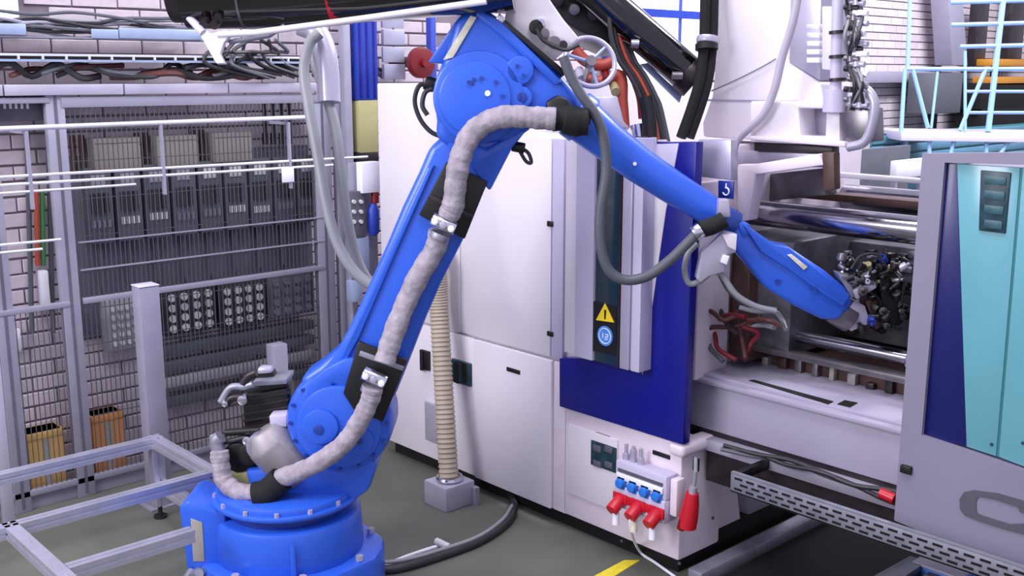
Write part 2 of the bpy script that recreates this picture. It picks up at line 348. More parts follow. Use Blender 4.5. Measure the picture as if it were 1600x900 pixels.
# round-socket boards
x0, x1, z0, z1 = 2.36, 2.53, .80, 1.03
t = thing('keypad_board', 'pale grey keypad board seen between the fence post and the free-standing post', 'electrical box', (2.34, 5.90, .78))
obj('body', MB().box(2.25, 2.49, 5.84, 5.905, .76, 1.05), 'board_light', t, .005)
kn = None
for i in range(5):
    for j in range(4):
        p = (2.30 + .042 * j, 5.835, .80 + .05 * i)
        if kn is None: kn = obj('button', MB().cyl((p[0], 5.84, p[2]), (p[0], 5.828, p[2]), .014, 10), 'knob_pale', t)
        else: share('button', kn, t, p)
for bi, (a, b, zc) in enumerate([(2.60, 2.93, .93), (2.955, 3.27, .92), (3.29, 3.62, .93)]):
    t = thing('socket_board', 'dark board with four by four round sockets, ' + ['nearest the free-standing post', 'in the middle of the row', 'at the right end of the row'][bi], 'electrical box', ((a + b) / 2, 5.905, zc - .14))
    obj('body', MB().box(a, b, 5.84, 5.905, zc - .14, zc + .14), ['cable_dark', 'cable_dark', 'board_dark'][bi], t, .005); k0 = None
    for i in range(4):
        for j in range(4):
            p = (a + .05 + (b - a - .1) * j / 3, 5.834, zc - .10 + .062 * i)
            if k0 is None: k0 = obj('socket', MB().cyl((p[0], 5.84, p[2]), (p[0], 5.828, p[2]), .023, 12), ['knob_pale', 'knob_pale', 'knob_dim'][bi], t)
            else: share('socket', k0, t, p)
# low trunking runs
for i, z in enumerate((.70, .60, .50, .38)):
    o = obj('trunking', MB().box(2.55, 3.62, 5.86, 5.935, z - .03, z + .03), ['hose_dark', 'board_dark', 'board_light', 'hose_dark'][i], None, .004)
    tag(o, ['dark trunking directly beneath the round-socket boards', 'second trunking beneath the round-socket boards', 'pale trunking third below the round-socket boards', 'lowest dark trunking above the floor behind the fence'][i], 'trunking')
# items at far left, pixels on plane YW-ish
o = fY('white_box', (62, 424, 80, 480), 5.86, .07, 'sticker_white', None); tag(o, 'small white box on the bricks left of the fence post', 'box')
o = fY('junction_box', (5, 518, 35, 548), 5.90, .035, 'sticker_white', None); tag(o, 'small pale junction box on the bricks at the left edge', 'box')
for px, m, lb in ((57, 'orange_hose', 'red vertical cable left of the fence post'), (66, 'green_cable', 'green vertical cable left of the fence post')):
    o = obj('wall_cable', MB().tube([PY(px, 300, 5.88), PY(px + 1, 360, 5.88), PY(px + 2, 415, 5.88)], .014, 8), m); tag(o, lb, 'cable')
for px, lb in ((42, 'thin dark conduit on the bricks near the left edge'), (75, 'grey conduit on the bricks just left of the fence post')):
    o = obj('wall_conduit', MB().cyl(PY(px, 205, 5.9), PY(px + 8, 520, 5.9), .014, 8), 'hose_dark'); tag(o, lb, 'conduit')
def crate(px, Y, label, m):
    x0, x1, z0, z1 = rY(*px, Y); t = thing('cardboard_crate', label, 'box', ((x0 + x1) / 2, Y + .06, 0))
    obj('body', MB().box(x0, x1, Y, Y + .13, 0, z1), m, t, .006)
    obj('tape', MB().box((x0 + x1) / 2 - .02, (x0 + x1) / 2 + .02, Y - .003, Y, 0.01, z1 - .045), 'beige_box', t)
    obj('lid_edge', MB().box(x0 - .004, x1 + .004, Y - .004, Y + .134, z1 - .04, z1), m, t, .003)
crate((42, 680, 104, 745), 5.77, 'tan box standing behind the mesh between left edge and fence post', 'yellow_box')
crate((143, 652, 198, 730), 5.77, 'orange-brown box standing behind the mesh right of the fence post', 'orange_box')
o = obj('orange_pipe', MB().cyl(PY(29, 645, 5.8), PY(33, 735, 5.8), .02, 10), 'cable_brown'); tag(o, 'rusty short upright pipe beside the tan box', 'pipe')
# tubes in front of fence
def rod(name, a, b, Y, r, m, label, cat='tube'):
    pa, pb = PY(*a, Y), PY(*b, Y); pa = pa + (pa - pb) * .9
    o = obj(name, MB().cyl(pa, pb, r, 14), m); tag(o, label, cat, 'long white tubes along the fence'); return o
rod('long_tube', (-40, 203), (482, 183), 5.5, .013, 'tube_white', 'topmost and thickest long white tube crossing the fence')
rod('long_tube', (-40, 279), (574, 245), 5.5, .008, 'tube_white', 'upper of the pair of thin white tubes crossing mid fence')
rod('long_tube', (-40, 292), (520, 258), 5.5, .008, 'tube_white', 'lower of the pair of thin white tubes crossing mid fence')
rod('long_tube', (-40, 305), (212, 288), 5.5, .007, 'tube_white', 'short white tube ending under the mid pair at left')
rod('long_tube', (-40, 387), (95, 374), 5.5, .007, 'tube_white', 'upper of two short white tubes ending at the fence post')
rod('long_tube', (-40, 399), (66, 389), 5.5, .007, 'tube_white', 'lower of two short white tubes ending before the fence post')
for px in (40, 250, 450):
    p = PY(px, 187 if px > 200 else 200, 5.5)
    o = obj('tube_bracket', MB().box(p.x - .008, p.x + .008, 5.51, 5.72, p.z - .03, p.z - .014).box(p.x - .008, p.x + .008, 5.49, 5.51, p.z - .40, p.z - .014), 'fence_grey', None); tag(o, {40: 'grey tube bracket near the left edge of the fence', 250: 'grey tube bracket at the middle of the fence', 450: 'grey tube bracket close to the grey hoses'}[px], 'bracket')
o = fY('paper_tag', (440, 262, 460, 284), 5.48, .003, 'sticker_white', None); tag(o, 'small white tag hanging from the tube pair near the grey hoses', 'tag')
# free-standing post
x0 = PY(217, 447, 5.27).x; x1 = PY(249, 447, 5.27).x; zt = PY(230, 449, 5.27).z
t = thing('steel_post', 'pale grey free-standing square post behind the aluminium frame corner', 'post', ((x0 + x1) / 2, 5.32, 0))
obj('shaft', MB().box(x0, x1, 5.27, 5.37, .012, zt), 'fence_grey', t, .006); obj('cap', MB().box(x0 - .002, x1 + .002, 5.268, 5.372, zt, zt + .008), 'lilac_grey', t, .003)
obj('foot_plate', MB().box(x0 - .03, x1 + .03, 5.24, 5.4, 0, .012), 'fence_grey', t)
# aluminium profile frame
fx = thing('aluminium_frame', 'low table frame of slotted aluminium profile beside the blue robot', 'frame', (2.24, 5.2, 0))
def profile(a, b, w=.055, up=(0, 0, 1), name='profile'):
    a, b = Vector(a), Vector(b); t = (b - a).normalized(); u = Vector(up); u = (u - t * u.dot(t)).normalized(); v = t.cross(u); h = w / 2; g = w * .1; d = w * .12
    ring = []
    for k in range(4):
        e, f = [(u, v), (v, -u), (-u, -v), (-v, u)][k]
        ring += [e * h - f * h, e * h - f * g, e * (h - d) - f * g, e * (h - d) + f * g, e * h + f * g]
    return obj(name, MB().hull2([a + r for r in ring], [b + r for r in ring]), 'aluminium', fx, 0, smooth=False)
def zl(px, py, z): return PZ(px, py, z)
ZT = .42
c0 = PZ(243, 690, ZT); c1 = PZ(-40, 772, ZT)
xL, yB = c0.x, c0.y       # back corner
profile((xL, yB, .07), (xL, yB, ZT + .03), .06, (1, 0, 0), 'leg')
obj('foot', MB().cyl((xL, yB, 0), (xL, yB, .012), .035, 16).cyl((xL, yB, .012), (xL, yB, .075), .012, 12), 'dark_steel', fx)
ya = PZ(330, 726, ZT).y; ya = min(ya, yB - .3)
profile((xL - 1.6, yB, ZT), (xL - .03, yB, ZT))
yN = PZ(40, 822, ZT).y
profile((xL, yB - .03, ZT), (xL, yN - .03, ZT))
profile((xL - 1.6, yN, ZT), (xL - .03, yN, ZT))
xS = PZ(10, 822, ZT).x; yM = PZ(140, 884, ZT).y; xE = PY(300, 826, yM).x
profile((xS, yN + .03, ZT), (xS, yM - .8, ZT), name='side_profile')
profile((xS + .03, yM, ZT), (xE, yM, ZT))
profile((xL, yB - .03, .19), (xL, yN - .4, .19))
profile((xS, yM - .7, .0), (xS, yM - .7, ZT - .03), .06, (1, 0, 0), 'leg')
profile((xL - 1.6, yB - .02, .0), (xL - 1.6, yB - .02, ZT + .03), .06, (1, 0, 0), 'leg')
profile((xL - 1.6, yN, .0), (xL - 1.6, yN, ZT - .03), .06, (1, 0, 0), 'leg')
for px, lb in (((0, 560, 16, 800), 'pale upright post at the left edge behind the aluminium frame'),):
    x0, x1, z0, z1 = rY(*px, 5.45); o = obj('upright_post', MB().box(x0 - .03, x1, 5.45, 5.50, 0, z1), 'silver_grey', None, .004); tag(o, lb, 'post')
x0, x1, z0, z1 = rY(426, 541, 452, 600, 5.35); o = obj('short_post', MB().box(x0, x1, 5.35, 5.43, 0, z1), 'silver_grey', None, .006); tag(o, 'short light grey post whose top shows above the black servo motor', 'post')
# grey flexible hoses
def hose(name, pts, r, m, label, cat='hose', k=8, n=12, group=None):
    o = obj(name, MB().tube(spl(pts, k), r, n), m); tag(o, label, cat, group); return o
W1 = 5.0
hose('flexible_hose', [PD(x, y, W1) for x, y in ((500, 52), (484, 68), (475, 110), (483, 170), (496, 240), (508, 310), (525, 375), (550, 420), (580, 446), (600, 452))], .026, 'hose_grey', 'left of the two thick grey hoses arching down to the robot')
hose('flexible_hose', [PD(x, y, W1 + .1) for x, y in ((492, 58), (492, 95), (508, 145), (524, 200), (533, 270), (542, 340), (556, 400), (576, 440), (600, 460))], .026, 'hose_grey', 'right of the two thick grey hoses arching down to the robot')
o = obj('silver_duct', MB().tube(spl([PD(470, 38, 5.1), PD(492, 48, 5.1), PD(506, 75, 5.1), PD(512, 110, 5.1), PD(514, 160, 5.1)], 6), .055, 18), 'silver_grey'); tag(o, 'silver curved duct elbow at the top of the grey hoses', 'duct')
# corrugated panel, blue column, beige box
o = fY('blue_column', (553, -60, 592, 156), 5.6, .12, 'column_blue', None, label=None); tag(o, 'blue painted column on the wall between bricks and white cabinet', 'column')
for i in range(3): fY('column_groove', (561 + 11 * i, -60, 563 + 11 * i, 154), 5.596, .006, 'panel_blue', o)
t = thing('olive_cabinet', 'olive beige cabinet below the blue column', 'cabinet', (PY(575, 240, 5.6).x, 5.66, PY(575, 240, 5.6).z))
fY('body', (560, 157, 592, 238), 5.6, .12, 'olive_box', t); fY('base_plinth', (560, 238, 592, 252), 5.6, .12, 'dark_steel', t)
t = thing('corrugated_panel', 'lilac grey corrugated sheet panel between blue column and red handle', 'panel', (PY(615, 130, 5.7).x, 5.72, PY(615, 130, 5.7).z))
x0, x1, z0, z1 = rY(597, -40, 634, 124, 5.7)
for i in range(6): obj('rib', MB().box(x0, x1, 5.7 + .008 * (i % 2), 5.73, z0 + (z1 - z0) * i / 6, z0 + (z1 - z0) * (i + 1) / 6 - .012), 'corrugated', t, .004)
fY('edge_strip', (544, -60, 552, 560), 5.62, .06, 'fence_grey', None, label=None); 
e = bpy.data.objects['edge_strip']; tag(e, 'slim grey upright strip left of the blue column', 'post'); e.name = 'upright_strip'
o = fY('blue_strip', (672, 15, 700, 1400), 5.75, .05, 'column_blue', None); tag(o, 'blue upright strip behind the tip of the robot elbow', 'column')
t = thing('valve_station', 'wall valve station with blue filter bowl and red cap between hoses and white cabinet', 'valve', (PY(575, 430, 5.3).x, 5.35, PY(575, 400, 5.3).z))
fY('manifold', (547, 300, 572, 372), 5.3, .08, 'board_dark', t)
for i in range(6): p = PY(552 + 11 * (i % 2), 315 + 12 * (i // 2) * 1.3, 5.3); obj('knob', MB().cyl((p.x, 5.3, p.z), (p.x, 5.285, p.z), .012, 12), 'knob_pale', t)
obj('filter_bowl', MB().tube([PY(583, 318, 5.3), PY(583, 328, 5.3), PY(584, 362, 5.3), PY(584, 368, 5.3)], [.02, .038, .036, .02], 16), 'column_blue', t, label='blue filter bowl')
obj('cap', MB().cyl(PY(586, 300, 5.3), PY(586, 317, 5.3), .024, 14), 'dark_red', t, label='dark red cap')
fY('back_plate', (545, 255, 592, 430), 5.36, .02, 'fence_grey', t)
fY('cover', (565, 254, 594, 300), 5.28, .06, 'sticker_white', t); fY('lower_cover', (552, 372, 578, 425), 5.3, .06, 'tray_blue', t); fY('pale_socket', (549, 440, 567, 470), 5.3, .06, 'tray_blue', t); fY('mounting_post', (552, 425, 566, 1000), 5.36, .04, 'fence_grey', t)
# red disc handle behind robot elbow
t = thing('hose_reel', 'dark red round hose reel behind the robot elbow', 'reel', tuple(PY(655, 115, 5.6)))
c = PY(662, 98, 5.6); obj('disc', MB().cyl((c.x, 5.6, c.z), (c.x, 5.66, c.z), .10, 28), 'dark_red', t, .01); obj('hub', MB().cyl((c.x, 5.57, c.z), (c.x, 5.6, c.z), .03, 16), 'dark_red', t)
obj('wall_arm', MB().cyl((c.x, 5.66, c.z), (c.x, 5.94, c.z), .03, 16), 'dark_steel', t)
# overhead black tube and white bar
t = thing('black_overhead_tube', 'glossy black overhead tube running across the top left', 'tube', tuple(PD(520, -30, 4.3)))
obj('tube', MB().tube(spl([PD(292, -20, 4.3), PD(420, -22, 4.3), PD(600, -34, 4.25), PD(800, -50, 4.2)], 5), .165, 40), 'black_gloss', t)
obj('end_band', MB().cyl(PD(380, -21, 4.3), PD(384, -21, 4.3), .1675, 40), 'steel', t)
obj('red_reflection', MB().cyl(PD(512, -27, 4.28), PD(540, -30, 4.28), .170, 40), 'red_plastic', t, label='red band painted as a reflection')  # red ring stands in for a red reflection on the gloss
obj('end_cap', MB().cyl(PD(270, -20, 4.3), PD(296, -20, 4.3), .14, 32), 'dark_steel', t)
t = thing('white_support_bar', 'slim white bar with star-shaped bracket beneath the black overhead tube', 'bracket', tuple(PD(345, 95, 4.3)))
obj('bar', MB().tube([PD(340, 54, 4.2), PD(400, 51, 4.2), PD(560, 30, 4.18), PD(760, 2, 4.1)], .013, 12), 'white_paint', t)
w = 4.2
obj('bracket', MB().prism([PD(x, y, w) for x, y in ((304, 38), (318, 44), (330, 52), (352, 46), (362, 52), (350, 66), (344, 84), (352, 99), (338, 99), (328, 82), (318, 64))], CF * .03), 'white_paint', t, .004)
obj('strut', MB().tube([PD(255, -10, w + .05), PD(285, 15, w + .05), PD(318, 52, w)], .016, 10), 'lilac_grey', t)
obj('lower_tube', MB().tube([PD(358, 66, w + .05), PD(420, 56, w + .05), PD(445, 40, w + .05)], .010, 10), 'galvanised', t)
for a in ((318, 38), (334, 40), (340, 30)): obj('clamp', MB().cyl(PD(a[0], a[1], w), PD(a[0] + 9, a[1] - 12, w + .05), .018, 12), 'dark_steel', t)

# ================================================================== MACHINE
XM = 3.67
mc = thing('injection_moulding_machine', 'white and blue injection moulding machine with sliding guards behind the robot', 'machine', (4.4, 3.2, 0))
YL = 5.16
obj('rear_housing', MB().box(XM + .03, 5.5, 4.05, YL, .09, 2.25), 'white_paint', mc, .01)
obj('middle_housing', MB().box(XM + .03, 3.95, 3.22, 4.05, .66, 2.0), 'white_paint', mc, .008)
obj('shadow_gap_plinth', MB().box(XM + .05, 5.3, 2.9, YL - .03, 0, .09), 'hole_black', mc)  # black block paints the shadow gap under the housing
def slab(name, y0, y1, z0, z1, m='white_paint', X=XM, dep=.028, bev=.006, **k): return obj(name, MB().box(X, X + dep, y0, y1, z0, z1), m, mc, bev, **k)
yd = PX(720, 515, XM).y; yr = PX(860, 550, XM).y; zs = PX(720, 522, XM).z; ysm = PX(742, 560, XM).y
d1 = slab('upper_door', yd + .003, YL, zs + .008, 2.25)
d2 = slab('upper_door', yr + .003, yd - .003, zs + .008, 1.995)
slab('upper_fascia', 4.05, yd - .003, 2.0, 2.25)
l1 = slab('lower_door', ysm + .003, YL, .085, zs - .006)
l2 = slab('lower_door', yr - .02, ysm - .003, .085, zs - .006, X=XM - .012, dep=.04)
slab('corner_post', PX(886, 600, XM).y, yr - .024, .085, zs - .006, 'white_worn')
slab('corner_post', PX(880, 400, XM).y, yr - .003, zs + .008, 1.995, 'lilac_grey')
for px in ((854, 345, 863, 355), (854, 517, 863, 527)): fX('latch', px, XM - .008, .01, 'black', d2)
fX('label_plate', (791, 573, 812, 586), XM - .016, .006, 'black', l2, label='small black label plate')
v = fX('louvre', (704, 560, 734, 605), XM - .018, .022, 'vent_dark', l1, label='dark square recess grille')
for i in range(2): fX('slot', (708 + 13 * i, 566, 716 + 13 * i, 600), XM - .021, .006, 'black', v)
fX('grip', (655, 546, 669, 580), XM - .02, .022, 'black', l1)
fX('grip', (655, 546, 660, 580), XM - .03, .012, 'dark_steel', l1)
fX('cover_plate', (663, 627, 682, 694), XM - .02, .022, 'silver_grey', l1, label='grey cover plate behind the ribbed hose')
# sliding guard door
gd = obj('sliding_guard', MB().prism([PX(x, y, XM - .03) for x, y in ((874, 560), (874, 635), (1067, 695), (1088, 222), (1008, 222), (1008, 560))], (.05, 0, 0)), 'panel_blue', mc, .003, label='deep blue sliding guard panel')
pX('white_wedge', [(1003, 226), (1060, 224), (1040, 330), (1003, 586)], XM - .035, .006, 'white_paint', gd, .001, label='white wedge-shaped trim')
Xg = XM - .12
def gcol(px0, px1, yt, m, dx=0, name='guard_strip', par=None, label=None, yb=None):
    a = PX(px0, 300, Xg).y; b = PX(px1, 300, Xg).y; zb = PX(895, 556, Xg).z
    return obj(name, MB().box(Xg + dx, Xg + .09, b, a, zb if yb is None else yb, 2.03), m, par or gd, .004, label=label)
gcol(898, 1001, 0, 'silver_grey', .012, 'guard_frame')
gcol(879, 900, 0, 'white_paint', .02, label='white edge strip')
gcol(900, 929, 0, 'lilac_grey', 0); gcol(973, 988, 0, 'silver_grey', 0); gcol(990, 1004, 0, 'lilac_grey', .004)
gl = gcol(930, 968, 0, 'glass_dark', .008, 'window', label='dark tinted glass strip')
obj('window_lip', MB().box(Xg + .002, Xg + .02, PX(971, 300, Xg).y, PX(968, 300, Xg).y, PX(895, 556, Xg).z, 2.03), 'dark_steel', gd)
pX('sticker_panel', [(925, 470), (963, 479), (963, 556), (925, 548)], Xg + .004, .003, 'black', gd, .0)
pX('warning_triangle', [(945, 474), (959, 504), (931, 500)], Xg + .000, .004, 'sign_yellow', gd, 0, label='yellow warning triangle')
pX('warning_mark', [(944, 484), (947, 484.5), (946, 499), (944, 498.5)], Xg - .0015, .002, 'black', gd, 0)
c = PX(945, 525, Xg)
obj('mandatory_sign', MB().cyl((Xg, c.y, c.z), (Xg + .004, c.y, c.z), .047, 28), 'sign_light_blue', gd, label='round blue mandatory sign')
obj('sign_ring', MB().torus((Xg, c.y, c.z), (1, 0, 0), .036, .0022, 24, 6), 'sticker_white', gd)
for dy, dz, w_, h_ in ((-.012, .008, .016, .004), (-.012, -.004, .02, .004), (-.010, -.014, .018, .004), (.012, .002, .004, .026), (-.02, .002, .004, .02)):
    obj('sign_pictogram', MB().box(Xg - .002, Xg + .002, c.y + dy - w_ / 2, c.y + dy + w_ / 2, c.z + dz - h_ / 2, c.z + dz + h_ / 2), 'sticker_white', gd)
obj('guard_end', MB().box(XM - .02, XM + .14, 2.80, 2.825, .66, 2.02), 'dark_steel', mc) if False else None
# base
yc = 2.86
base = obj('base_frame', MB().box(XM, 3.98, yc, yr - .1, .085, .655), 'white_worn', mc, .012)
bl = fX('base_door', (887, 662, 962, 800), XM - .012, .014, 'white_paint', mc); 
y0, y1 = PX(1000, 700, XM).y, yr - .12
obj('base_cap', MB().box(XM - .03, 4.12, yc - .03, yc + .06, .60, .66), 'white_worn', mc, .02, seg=3)
fX('vent', (930, 675, 953, 690), XM - .006, .01, 'black', base); fX('vent', (1019, 703, 1046, 719), XM - .006, .01, 'black', base); fX('cable_slot', (1082, 714, 1091, 738), XM - .006, .01, 'black', base)
for a in ((1115, 732), (1113, 809), (972, 845), (1062, 880)):
    p = PX(a[0], a[1], XM) if a[0] < 1080 else PY(a[0], a[1], yc)
    obj('bolt', MB().cyl((p.x, p.y, p.z), (p.x - (.006 if a[0] < 1080 else 0), p.y - (.006 if a[0] > 1080 else 0), p.z), .008, 8), 'steel', base)
sw = fX('switch_panel', (923, 687, 962, 740), XM - .016, .018, 'vent_dark', base)
for i in range(2):
    for j in range(2): fX('rocker', (926 + 18 * i, 694 + 24 * j + 2 * i, 938 + 18 * i, 708 + 24 * j + 2 * i), XM - .022, .008, 'board_dark', sw)
obj('skid', MB().box(XM + .02, 5.6, 2.74, 2.82, 0, .06), 'galvanised', mc, .006)
obj('side_brace', MB().prism([(4.02, 2.95, .0), (4.02, 2.95, .6), (4.16, 2.95, .6), (4.30, 2.95, .0)], (0, .04, 0)), 'white_worn', mc, .004)
obj('inner_leg', MB().box(4.35, 4.6, 2.95, 3.15, 0, .6), 'silver_grey', mc, .006)
# bed
XB = 3.86
def zX(px, py, X): return PX(px, py, X).z
ybed0, ybed1 = .5, 3.2
obj('bed_beam', MB().box(XB, 5.3, ybed0, ybed1, .68, .90), 'bed_grey', mc, .012)
obj('bed_ledge', MB().box(XB - .03, 5.3, ybed0, ybed1, .905, .930), 'bed_grey', mc, .006)
obj('bed_lower_lip', MB().box(XB - .05, XB + .2, ybed0, ybed1, .60, .655), 'silver_grey', mc, .006)
obj('bed_gap', MB().box(XB + .01, XB + .2, ybed0, ybed1, .65, .685), 'dark_steel', mc)
obj('bed_deck', MB().box(XB + .005, 5.2, ybed0, ybed1, .929, .945), 'bed_grey', mc, .003)
for q in (((1170, 595), (1178, 594), (1302, 628), (1294, 632)), ((1308, 632), (1320, 626), (1340, 630), (1328, 637))): obj('deck_slot', MB().prism([PZ(x, y, .945) for x, y in q], (0, 0, .003)), 'hole_black', mc)
obj('deck_hole', MB().box(XB + .004, XB + .10, 2.98, 3.06, .944, .949), 'hole_black', mc)
obj('rail_step', MB().box(4.22, 5.1, ybed0, ybed1, .94, 1.0), 'brown_steel', mc, .006)
obj('rail', MB().box(4.1, 4.18, ybed0, 2.9, 1.03, 1.06), 'steel', mc, .004)
obj('tie_bar_end', MB().cyl((4.0, PX(1418, 564, 4.0).y, PX(1418, 564, 4.0).z), (4.0, PX(1436, 566, 4.0).y, PX(1436, 566, 4.0).z), .03, 16), 'chrome', mc, .004)
# tie bars
for (x, z, r, n) in ((4.2, 1.115, .032, 'tie_bar'), (4.2, 1.665, .06, 'tie_bar'), (5.1, 1.665, .065, 'tie_bar'), (5.1, 1.085, .05, 'tie_bar')):
    obj(n, MB().cyl((x, .7, z), (x, 3.2, z), r, 32), 'tie_steel', mc)
pX('platen_plate', [(1166, 276), (1290, 262), (1290, 305), (1166, 318)], 4.4, .1, 'steel', mc, .004)
obj('upper_rail', MB().box(4.6, 4.7, .7, 3.2, 1.70, 1.735), 'brown_steel', mc, .004)
obj('upper_rail', MB().box(4.98, 5.04, .7, 3.2, 1.775, 1.80), 'tube_white', mc, .004)
# fixed platen, mould halves, rear guard
pl = obj('fixed_platen', MB().box(3.84, 5.25, 2.95, 3.22, .93, 1.98), 'white_worn', mc, .012)
obj('platen_cover', MB().box(3.80, 4.04, 2.90, 2.96, .92, 1.83), 'white_worn', mc, .008)
obj('mould_half', MB().box(4.12, 4.95, 2.62, 2.96, 1.03, 1.56), 'mould_steel', mc, .01)
obj('mould_plate', MB().box(4.05, 4.9, 2.80, 2.9, .98, 1.5), 'brown_steel', mc, .006)
obj('mould_half', MB().box(4.6, 4.95, 1.95, 2.62, 1.05, 1.52), 'mould_steel', mc, .01)
random.seed(5)
for k in range(70):
    y = random.uniform(1.97, 2.95); z = random.uniform(1.08, 1.5); s = random.uniform(.012, .04)
    obj('mould_fitting', MB().box(4.57 - s, 4.61, y, y + s * 1.6, z, z + s), random.choice(['steel', 'dark_steel', 'brown_steel', 'silver_grey', 'black', 'steel']), mc, .003)
obj('moving_platen', MB().box(4.0, 5.2, 1.15, 1.4, .93, 1.9), 'dark_steel', mc, .01)
obj('rear_guard', MB().box(5.30, 5.34, 1.0, 3.2, .93, 1.70), 'polycarb', mc, .004)
obj('rear_guard_rail', MB().box(5.27, 5.30, 1.0, 3.2, 1.66, 1.71), 'silver_grey', mc, .004)
# right front guard
rg_ = obj('clamp_guard', MB().frame2([PX(x, y, XM - .03) for x, y in ((1441, 240), (1397, 813), (1760, 965), (1760, 236))],
     [PX(x, y, XM - .03) for x, y in ((1476, 254), (1440, 680), (1760, 790), (1760, 262))], (.04, 0, 0)), 'guard_grey', mc, .004, label='lilac grey clamp guard with aqua window')
y0 = PX(1441, 240, XM).y; yE = PX(1760, 260, XM).y
obj('guard_side', MB().box(XM + .01, XM + .12, PX(1425, 500, XM).y - .03, PX(1425, 500, XM).y - .01, .64, 2.0), 'silver_grey', mc)
obj('clamp_housing', MB().box(XM + .1, 5.4, .2, 1.75, .66, 1.98), 'guard_grey', mc, .01)
pX('navy_strip', [(1476, 254), (1495, 256), (1510, 698), (1440, 680)], XM - .012, .02, 'navy', rg_, .001, label='navy blue tapered strip')
pX('window_panel', [(1495, 256), (1594, 262), (1556, 713), (1510, 698)], XM - .012, .02, 'aqua', rg_, .002, label='aqua tinted panel')
pX('window_panel', [(1598, 262), (1760, 268), (1760, 790), (1560, 714)], XM - .012, .02, 'aqua', rg_, .002, label='aqua tinted panel')
pX('window_seam', [(1594, 262), (1598, 262), (1560, 714), (1556, 713)], XM - .008, .02, 'aqua_seam', rg_, 0)
vp_ = pX('vent_panel', [(1532, 266), (1579, 270), (1570, 365), (1529, 360)], XM - .020, .01, 'vent_dark', rg_, .002)
for i in range(4): pX('vent_cell', [(1538, 274 + i * 23), (1572 - i * 2, 277 + i * 23), (1571 - i * 2, 290 + i * 23), (1537, 287 + i * 23)], XM - .024, .005, 'vent_cell', vp_, .001)
fX('latch', (1406, 726, 1422, 743), XM - .045, .02, 'black', rg_, label='small black square latch')
for a in ((1552, 693), (1601, 691)):
    p = PX(*a, XM); obj('bolt', MB().cyl((XM - .016, p.y, p.z), (XM - .01, p.y, p.z), .006, 8), 'vent_dark', rg_)
LO = [(1612, 786), (1560, 771), (1522, 766), (1506, 769), (1499, 780), (1500, 796), (1508, 806), (1530, 815), (1575, 829), (1612, 838)]
LI = [(1612, 800), (1597, 799), (1590, 793), (1540, 778), (1528, 777), (1525, 786), (1525, 800), (1535, 805), (1588, 822), (1592, 819), (1597, 816), (1612, 820)]
mbl = MB(); O = [(1612, 786), (1560, 771), (1522, 766), (1506, 769), (1499, 780), (1500, 796), (1508, 806), (1530, 815), (1575, 829), (1612, 838)]
I = [(1600, 796), (1555, 781), (1531, 776), (1527, 778), (1525, 784), (1525, 797), (1527, 802), (1536, 806), (1578, 819), (1600, 818)]
for i in range(len(O) - 1):
    mbl.prism([PX(*q, XM - .034) for q in (O[i], O[i + 1], I[i + 1], I[i])], (.005, 0, 0))
obj('logo_letter', mbl, 'logo_grey', rg_, label='grey outlined round letter cut off by the frame edge')
pX('logo_letter', [(1590, 790), (1615, 797), (1615, 806), (1593, 800)], XM - .034, .005, 'logo_grey', rg_, 0)
# perforated tray
XT = XM - .10
a = PX(1142, 738, XT); b = PX(1660, 915, XT); zt_ = (a.z + PX(1500, 855, XT).z) / 2
tr = obj('perforated_tray', MB().box(XT, XT + .012, .9, a.y, zt_ - .085, zt_), 'galvanised', mc, .002)
obj('tray_lip', MB().box(XT, XT + .02, .9, a.y, zt_ - .003, zt_ + .003), 'galvanised', tr)
sl = None; yy = a.y - .04
while yy > 1.0:
    for j in range(3):
        q = (XT - .001, yy - (.028 if j % 2 else 0), zt_ - .02 - j * .023)
        if sl is None: sl = obj('slot', MB().box(XT - .002, XT, q[1] - .019, q[1] + .019, q[2] - .0045, q[2] + .0045), 'hole_black', tr)
        else: share('slot', sl, tr, q)
    yy -= .058
obj('tray_bottom', MB().box(XT, XT + .22, .9, a.y, zt_ - .085, zt_ - .079), 'dark_steel', tr)
obj('tray_arm', MB().box(XT + .01, 4.0, a.y - .03, a.y, zt_ - .04, zt_), 'black', mc, .003)
obj('under_cavity', MB().box(XM + .16, 4.2, .9, 2.84, .45, .62), 'dark_steel', mc)
for k in range(3):
    random.seed(90 + k); pts = [(XM + .10 + random.uniform(-.03, .03), 2.70 - i * .16, zt_ + .02 + random.uniform(-.015, .02)) for i in range(8)]
    c = obj('tray_cable', MB().tube(spl(pts, 4), .010, 7), ['cable_dark', 'hose_dark', 'cable_dark', 'hose_dark'][k % 4], mc)
obj('red_connector', MB().cyl(PX(1376, 770, XM + .08), PX(1398, 780, XM + .08), .022, 12), 'red_plastic', mc, label='red connector under the bed beside the clamp guard')
random.seed(21)
for k in range(12): yy = 2.9 - k * .09; obj('bed_block', MB().box(4.19, 4.24, yy - random.uniform(.02, .05), yy, .945, random.uniform(.97, 1.03)), random.choice(['steel', 'beige_box', 'dark_steel', 'gear_metal', 'brown_steel']), mc, .004)
obj('pit_beam', MB().box(4.0, 6.2, 1.95, 2.05, 0, .06), 'steel', mc, .006)
